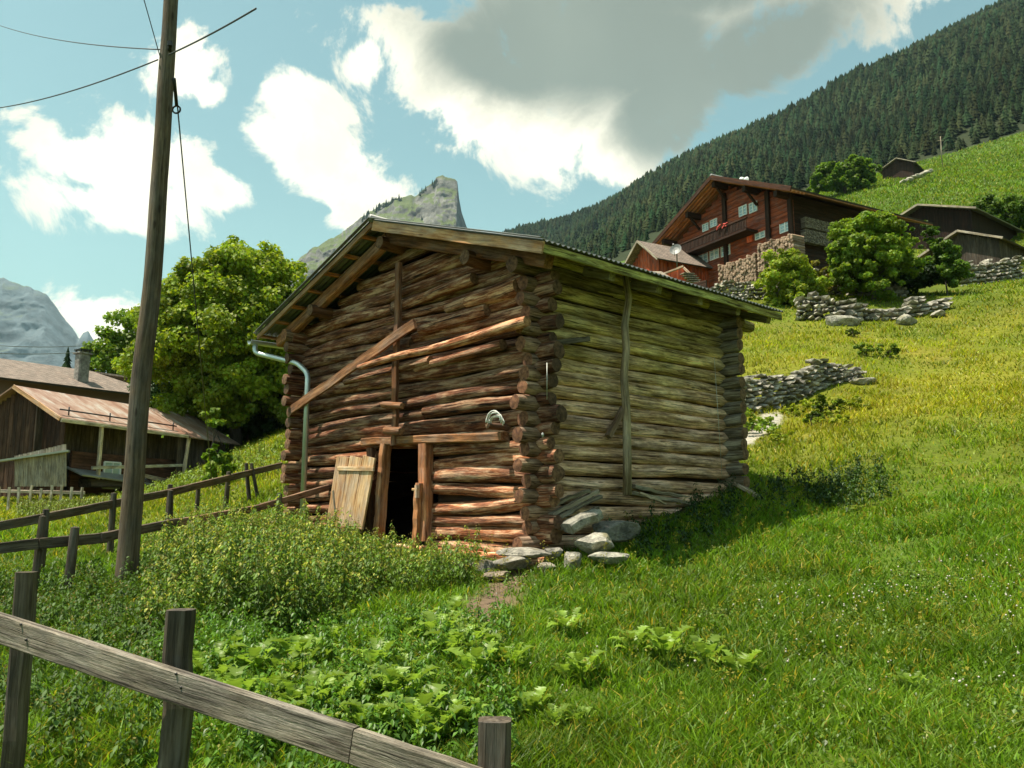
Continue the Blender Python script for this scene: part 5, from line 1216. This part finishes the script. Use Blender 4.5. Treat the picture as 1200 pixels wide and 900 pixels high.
def forest(name, x, y, h, label, kind, seed=1, tiers=6, sides=6, tvar=None):
    rng = np.random.default_rng(seed); protos = conifer_arrays(rng, 8, tiers, sides); z = Hs(x, y); pid = rng.integers(0, 8, len(x)); V_, F_, T_ = [], [], []; off = 0
    for k in range(8):
        s = np.where(pid == k)[0]
        if len(s) == 0: continue
        v, f = protos[k]; hh = h[s]; wd = rng.uniform(1.2, 2.0, len(s))*hh; n = len(s)
        q = v[None]*np.stack([wd, wd, hh], -1)[:, None, :]+np.stack([x[s], y[s], z[s]-hh*.04], -1)[:, None, :]
        V_.append(q.reshape(-1, 3)); F_.append((f[None]+(np.arange(n)*len(v))[:, None, None]).reshape(-1, 3)+off); off += n*len(v)
        t = np.array([1, 1, 1])*rng.uniform(.5, 1.6, (n, 1))*(1+.6*fbm(np.stack([x[s], y[s], x[s]*0], -1)*.01, 3, 5))[:, None]; t[:, 0] *= rng.uniform(.8, 1.6, n)
        T_.append(np.repeat(t, len(v), 0))
    o = fast_mesh(name, np.vstack(V_), [np.vstack(F_)], np.vstack(T_), M['conifer']); tag(o, label, 'forest', kind=kind); return o
nf = 85000
az = np.radians(RNG.uniform(-9, 46, nf)); r = np.sqrt(RNG.uniform(280**2, 2000**2, nf)*.35+.65*np.exp(RNG.uniform(math.log(280), math.log(1900), nf))**2)
x = r*np.sin(az); y = r*np.cos(az); k = forest_mask(x, y) & (fbm(np.stack([x, y, x*0], -1)*.012, 3, 60) > -.42); x, y = x[k], y[k]
forest('spruce_forest', x, y, (8+13*RNG.random(len(x))**1.6)*np.clip(np.hypot(x, y)/700, .42, 1.35), 'dark spruce forest covering the mountain slope at upper right', 'stuff', 5)
def conifer(px, py, Y, h, label, cat='conifer', tint=1):
    b = P(px, py, Y); e = empty('spruce_tree', b, label, cat); rng = np.random.default_rng(int(px)); v, f = conifer_arrays(rng, 1, 11, 8)[0]
    v = v*np.array([h*1.1, h*1.1, h])+b; fast_mesh('crown', v, [f], np.ones((len(v), 3))*tint, M['conifer'], e); m_ = MB(); m_.tube([b-UZ*h*.3, b+UZ*h*.9], h*.014, 6, r1=h*.003); m_.build('trunk', M['bark'], e)
conifer(78, 434, 75, 2.2, 'lone small spruce tip showing above the farmhouse roof beside the chimney')

# ================================================================= MOUNTAINS
def mountain(name, sil, Dt, Db, pyb, amp, mat, seed, nc=420, nr=170, ruf=.9, back=.5):
    px = np.linspace(sil[0][0], sil[-1][0], nc); top = np.interp(px, [s[0] for s in sil], [s[1] for s in sil])
    top = top+2.2*fbm(np.stack([px*.22, px*0, px*0], -1), 4, seed)
    rows = []
    for j in range(nr+12):
        if j < nr:
            k = j/(nr-1); py = top+(pyb-top)*k; Y = Dt+(Db-Dt)*k**ruf
            d = np.array([ray(a, b) for a, b in zip(px, py)]); q = d*(Y/d[:, 1])[:, None]; q[:, 2] += EYE
            n = fbm(np.stack([q[:, 0], q[:, 2]*1.4, np.full(nc, Y)*0+seed], -1)/(amp*3.2), 5, seed); n = np.abs(n)*2-.5+.5*np.abs(fbm(np.stack([q[:, 0], q[:, 2]*.7, q[:, 1]*0], -1)/(amp*.7), 4, seed+9))
            q = q+np.stack([n*0, n*amp*min(1, k*12), n*0], -1)
            rows.append(q)
        else:
            b = (j-nr+1)/12; q = rows[0].copy(); s_ = 1+b*back; q = q*np.array([s_, s_, 1])-np.array([0, 0, 1])*(q[:, 2:3]*b*.9); rows.insert(0, q) if False else rows.append(q)
    front = rows[:nr]; bk = rows[nr:]; allr = bk[::-1]+front; v = np.array(allr); R_, C_ = v.shape[:2]; idx = np.arange(R_*C_).reshape(R_, C_)
    f = np.stack([idx[:-1, :-1], idx[1:, :-1], idx[1:, 1:], idx[:-1, 1:]], -1).reshape(-1, 4)
    v = v.reshape(-1, 3); o = fast_mesh(name, v, [f], np.ones((len(v), 3)), mat, smooth=False); return tag(o, kind='structure')
def mtmat(name, rock1, rock2, green, lo, hi, sc):
    m, nt, b = new_mat(name); g = nt.nodes.new('ShaderNodeNewGeometry'); sx_ = nt.nodes.new('ShaderNodeSeparateXYZ'); nt.links.new(g.outputs['Normal'], sx_.inputs[0])
    n1 = noise(nt, g.outputs['Position'], sc, 8, .7); n2 = noise(nt, g.outputs['Position'], sc*.35, 5, .6); n3 = noise(nt, g.outputs['Position'], 1, 6, .7, (sc*2, sc*2, sc*.5))
    rk = mixc(nt, ramp(nt, n1, [(.35, rock1), (.6, rock2)]), ramp(nt, n3, [(.35, (.5, .5, .5)), (.6, (1.15, 1.15, 1.15))]), .95, 'MULTIPLY')
    ad = nt.nodes.new('ShaderNodeMath'); ad.operation = 'ADD'; nt.links.new(sx_.outputs[2], ad.inputs[0]); 
    mu = nt.nodes.new('ShaderNodeMath'); mu.operation = 'MULTIPLY_ADD'; nt.links.new(n2, mu.inputs[0]); mu.inputs[1].default_value = 1.2; mu.inputs[2].default_value = -.6; nt.links.new(mu.outputs[0], ad.inputs[1])
    c = mixc(nt, rk, mixc(nt, green, tuple(x*1.6 for x in green), n1), ramp(nt, ad.outputs[0], [(lo, (0, 0, 0)), (hi, (1, 1, 1))]))
    nt.links.new(c, b.inputs['Base Color']); b.inputs['Roughness'].default_value = .95; bump(nt, b, n1, .8, 1/sc*.3); return m
mr = mtmat('alpine_rock_and_turf', (.035, .035, .033), (.20, .195, .175), (.06, .08, .022), .56, .70, .02)
mb2 = mtmat('far_rock_haze_blue', (.025, .045, .06), (.10, .135, .155), (.07, .09, .04), .85, 1.1, .006)  # blue of the distance haze is painted into these rock colours
mountain('rocky_peak', [(330, 330), (352, 302), (365, 292), (395, 276), (412, 263), (428, 252), (445, 240), (462, 234), (478, 229), (487, 230), (492, 226), (500, 218), (509, 214), (511, 208), (520, 206), (533, 209), (536, 212), (538, 232), (541, 250), (547, 266), (552, 270), (562, 268), (566, 276), (600, 284), (640, 292)], 1750, 1300, 400, 55, mr, 3)
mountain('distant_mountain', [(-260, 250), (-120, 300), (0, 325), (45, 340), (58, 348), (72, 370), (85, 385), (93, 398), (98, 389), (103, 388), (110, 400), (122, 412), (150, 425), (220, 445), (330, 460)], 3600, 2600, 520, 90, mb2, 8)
def green_shoulder():
    # turf shoulder of the peak left of its cliffs: a separate ridge in front with trees
    pass
# spruces along the shoulder of the peak
def peak_trees():
    rng = np.random.default_rng(4); pr = conifer_arrays(rng, 6, 6, 6); V_, F_, T_ = [], [], []; off = 0
    pts = [(rng.uniform(424, 470), None) for _ in range(46)]+[(rng.uniform(492, 512), None) for _ in range(14)]+[(rng.uniform(560, 640), None) for _ in range(20)]+[(rng.uniform(470, 500), rng.uniform(258, 272)) for _ in range(14)]
    sx_ = [330, 352, 365, 395, 412, 428, 445, 462, 478, 487, 492, 500, 509, 511, 552, 566, 600, 640]; sy_ = [330, 302, 292, 276, 263, 252, 240, 234, 229, 230, 226, 218, 214, 208, 270, 276, 284, 292]
    for (px, py) in pts:
        y0 = np.interp(px, sx_, sy_)+rng.uniform(1, 5) if py is None else py
        p = P(px, y0+2, 1735 if py is None else 1640); v, f = pr[rng.integers(6)]; h = rng.uniform(9, 17); V_.append(v*h*np.array([1.2, 1.2, 1])+p); F_.append(f+off); off += len(v); T_.append(np.ones((len(v), 3))*.8)
    o = fast_mesh('ridge_spruces', np.vstack(V_), [np.vstack(F_)], np.vstack(T_), M['conifer']); tag(o, 'tiny spruces along the shoulder of the rocky peak', 'trees', kind='stuff')
peak_trees()

# ================================================================= SKY, SUN, HAZE, CAMERA
SUN = unit(V(-.383, -.026, 1.0))
el = math.asin(SUN[2]); azs = math.atan2(SUN[0], SUN[1])
w = bpy.data.worlds.new('World'); scene.world = w; w.use_nodes = True; nt = w.node_tree; bg = nt.nodes['Background']
sky = nt.nodes.new('ShaderNodeTexSky'); sky.sky_type = 'NISHITA'; sky.sun_disc = False; sky.sun_elevation = min(el, math.radians(68)); sky.sun_rotation = azs
sky.air_density = 1.2; sky.dust_density = 1.5; sky.ozone_density = 1.0
tc = nt.nodes.new('ShaderNodeTexCoord').outputs['Generated']
sp = nt.nodes.new('ShaderNodeSeparateXYZ'); nt.links.new(tc, sp.inputs[0])
def mt(op, a, b=None, c=None):
    n = nt.nodes.new('ShaderNodeMath'); n.operation = op
    for i, q in enumerate((a, b, c)):
        if q is None: continue
        if isinstance(q, (int, float)): n.inputs[i].default_value = q
        else: nt.links.new(q, n.inputs[i])
    return n.outputs[0]
hyp = mt('SQRT', mt('ADD', mt('MULTIPLY', sp.outputs[0], sp.outputs[0]), mt('MULTIPLY', sp.outputs[1], sp.outputs[1])))
A_ = mt('ARCTAN2', sp.outputs[0], sp.outputs[1]); E_ = mt('ARCTAN2', sp.outputs[2], hyp)
def ae(px, py): d = ray(px, py); return math.atan2(d[0], d[1]), math.atan2(d[2], math.hypot(d[0], d[1]))
cmb = nt.nodes.new('ShaderNodeCombineXYZ'); nt.links.new(A_, cmb.inputs[0]); nt.links.new(E_, cmb.inputs[1])
nz = noise(nt, cmb.outputs[0], 8, 12, .66, dist=.35); nz2 = noise(nt, cmb.outputs[0], 2.6, 4, .5)
def blobs(lst):
    out = None
    for (px, py, rx, ry, rot) in lst:
        a0, e0 = ae(px, py); da = mt('SUBTRACT', A_, a0); de = mt('SUBTRACT', E_, e0); c, s = math.cos(rot), math.sin(rot)
        u = mt('ADD', mt('MULTIPLY', da, c/(rx/1000)), mt('MULTIPLY', de, s/(rx/1000))); v = mt('ADD', mt('MULTIPLY', da, -s/(ry/1000)), mt('MULTIPLY', de, c/(ry/1000)))
        d = mt('SUBTRACT', 1.0, mt('SQRT', mt('ADD', mt('MULTIPLY', u, u), mt('MULTIPLY', v, v))))
        out = d if out is None else mt('MAXIMUM', out, d)
    return out
white = blobs([(160, 190, 95, 60, .2), (95, 195, 65, 38, -.4), (250, 222, 65, 30, 0), (150, 235, 120, 45, 0), (215, 80, 58, 52, 0), (240, 105, 30, 25, 0), (350, 120, 66, 40, -.3), (345, 175, 80, 50, -.4), (400, 210, 80, 55, -.6), (430, 240, 70, 45, 0), (120, 375, 75, 42, 0),
               (432, 70, 34, 40, -.5), (560, 130, 90, 60, -.3), (640, 165, 110, 60, -.25), (700, 60, 330, 105, -.02), (500, 60, 120, 60, -.2), (880, 80, 190, 60, .3), (710, 170, 70, 62, -.3), (705, 115, 130, 60, 0), (750, -60, 420, 120, 0), (1000, -60, 200, 70, 0), (30, -90, 160, 40, 0)])
dark = blobs([(700, 55, 340, 105, -.12), (590, 70, 150, 60, -.25), (880, 70, 210, 85, .25), (780, 130, 110, 75, -.2), (760, -60, 480, 140, 0)])
def sstep(x_, a, b):
    n = nt.nodes.new('ShaderNodeMapRange'); n.interpolation_type = 'SMOOTHSTEP'; nt.links.new(x_, n.inputs[0]); n.inputs[1].default_value = a; n.inputs[2].default_value = b; return n.outputs[0]
nzc = mt('MULTIPLY', mt('SUBTRACT', nz, .5), 2.4)
cm_ = sstep(mt('ADD', mt('MULTIPLY', white, .8), nzc), .06, .34)
# other parts of the sky get scattered clouds as well
gen = sstep(mt('ADD', nz2, mt('MULTIPLY', nz, .4)), .74, .86); back = sstep(sp.outputs[1], .35, .05); up = sstep(E_, .75, .95)
cm_ = mt('MAXIMUM', cm_, mt('MULTIPLY', gen, mt('MAXIMUM', back, up)))
dk = sstep(mt('ADD', mt('MULTIPLY', dark, 1.0), mt('MULTIPLY', mt('SUBTRACT', nz, .5), .55)), -.05, .62)
tint = mixc(nt, sky.outputs[0], (SKYT), 1.0, 'MULTIPLY')
hz = mt('POWER', mt('SUBTRACT', 1.0, mt('MINIMUM', mt('MAXIMUM', mt('MULTIPLY', E_, 2.4), 0.0), 1.0)), 1.7)
base = mixc(nt, tint, HZC, mt('MULTIPLY', hz, .9))
cc_ = mixc(nt, mixc(nt, CLW, tuple(x*.8 for x in CLW), sstep(mt('MULTIPLY', nz, 1.0), .42, .62)), CLD, dk)
cc_ = mixc(nt, cc_, tuple(x*1.25 for x in CLD), mt('MULTIPLY', sstep(nz2, .45, .7), mt('MULTIPLY', dk, .8)))
fin = mixc(nt, base, cc_, cm_)
nt.links.new(fin, bg.inputs[0]); bg.inputs[1].default_value = SKYS

L = bpy.data.lights.new('sun', 'SUN'); L.energy = SUNE; L.angle = math.radians(.5); L.color = (1, .91, .76)
lo = bpy.data.objects.new('sun', L); COL.objects.link(lo); lo.rotation_euler = Vector(tuple(SUN)).to_track_quat('Z', 'Y').to_euler()

if HAZE > 0:
    m = bpy.data.materials.new('haze'); m.use_nodes = True; hn = m.node_tree; hn.nodes.remove(hn.nodes['Principled BSDF'])
    pv = hn.nodes.new('ShaderNodeVolumePrincipled'); pv.inputs['Color'].default_value = (.58, .84, .97, 1); pv.inputs['Density'].default_value = HAZE; pv.inputs['Anisotropy'].default_value = .2
    hn.links.new(pv.outputs[0], hn.nodes['Material Output'].inputs['Volume'])
    me = bpy.data.meshes.new('haze'); x0, x1, y0, y1, z0, z1 = -3400, 3400, -3400, 6000, -900, 1900
    vs = [(x, y, z) for x in (x0, x1) for y in (y0, y1) for z in (z0, z1)]
    me.from_pydata(vs, [], [(0, 1, 3, 2), (4, 6, 7, 5), (0, 4, 5, 1), (2, 3, 7, 6), (0, 2, 6, 4), (1, 5, 7, 3)]); me.materials.append(m)
    o = bpy.data.objects.new('haze', me); COL.objects.link(o); tag(o, 'thin summer haze in the valley air', 'haze', kind='stuff')

cam = bpy.data.cameras.new('camera'); cam.sensor_width = 36; cam.lens = 30; cam.clip_start = .05; cam.clip_end = 20000
cobj = bpy.data.objects.new('camera', cam); COL.objects.link(cobj); cobj.location = (0, 0, EYE); cobj.rotation_euler = (math.pi/2+PIT, 0, 0); scene.camera = cobj
vs_ = scene.view_settings; vs_.view_transform = 'Standard'; vs_.look = 'None'; vs_.exposure = EXPO; vs_.gamma = 1; vs_.use_curve_mapping = False
scene.render.resolution_x = 1024; scene.render.resolution_y = 768
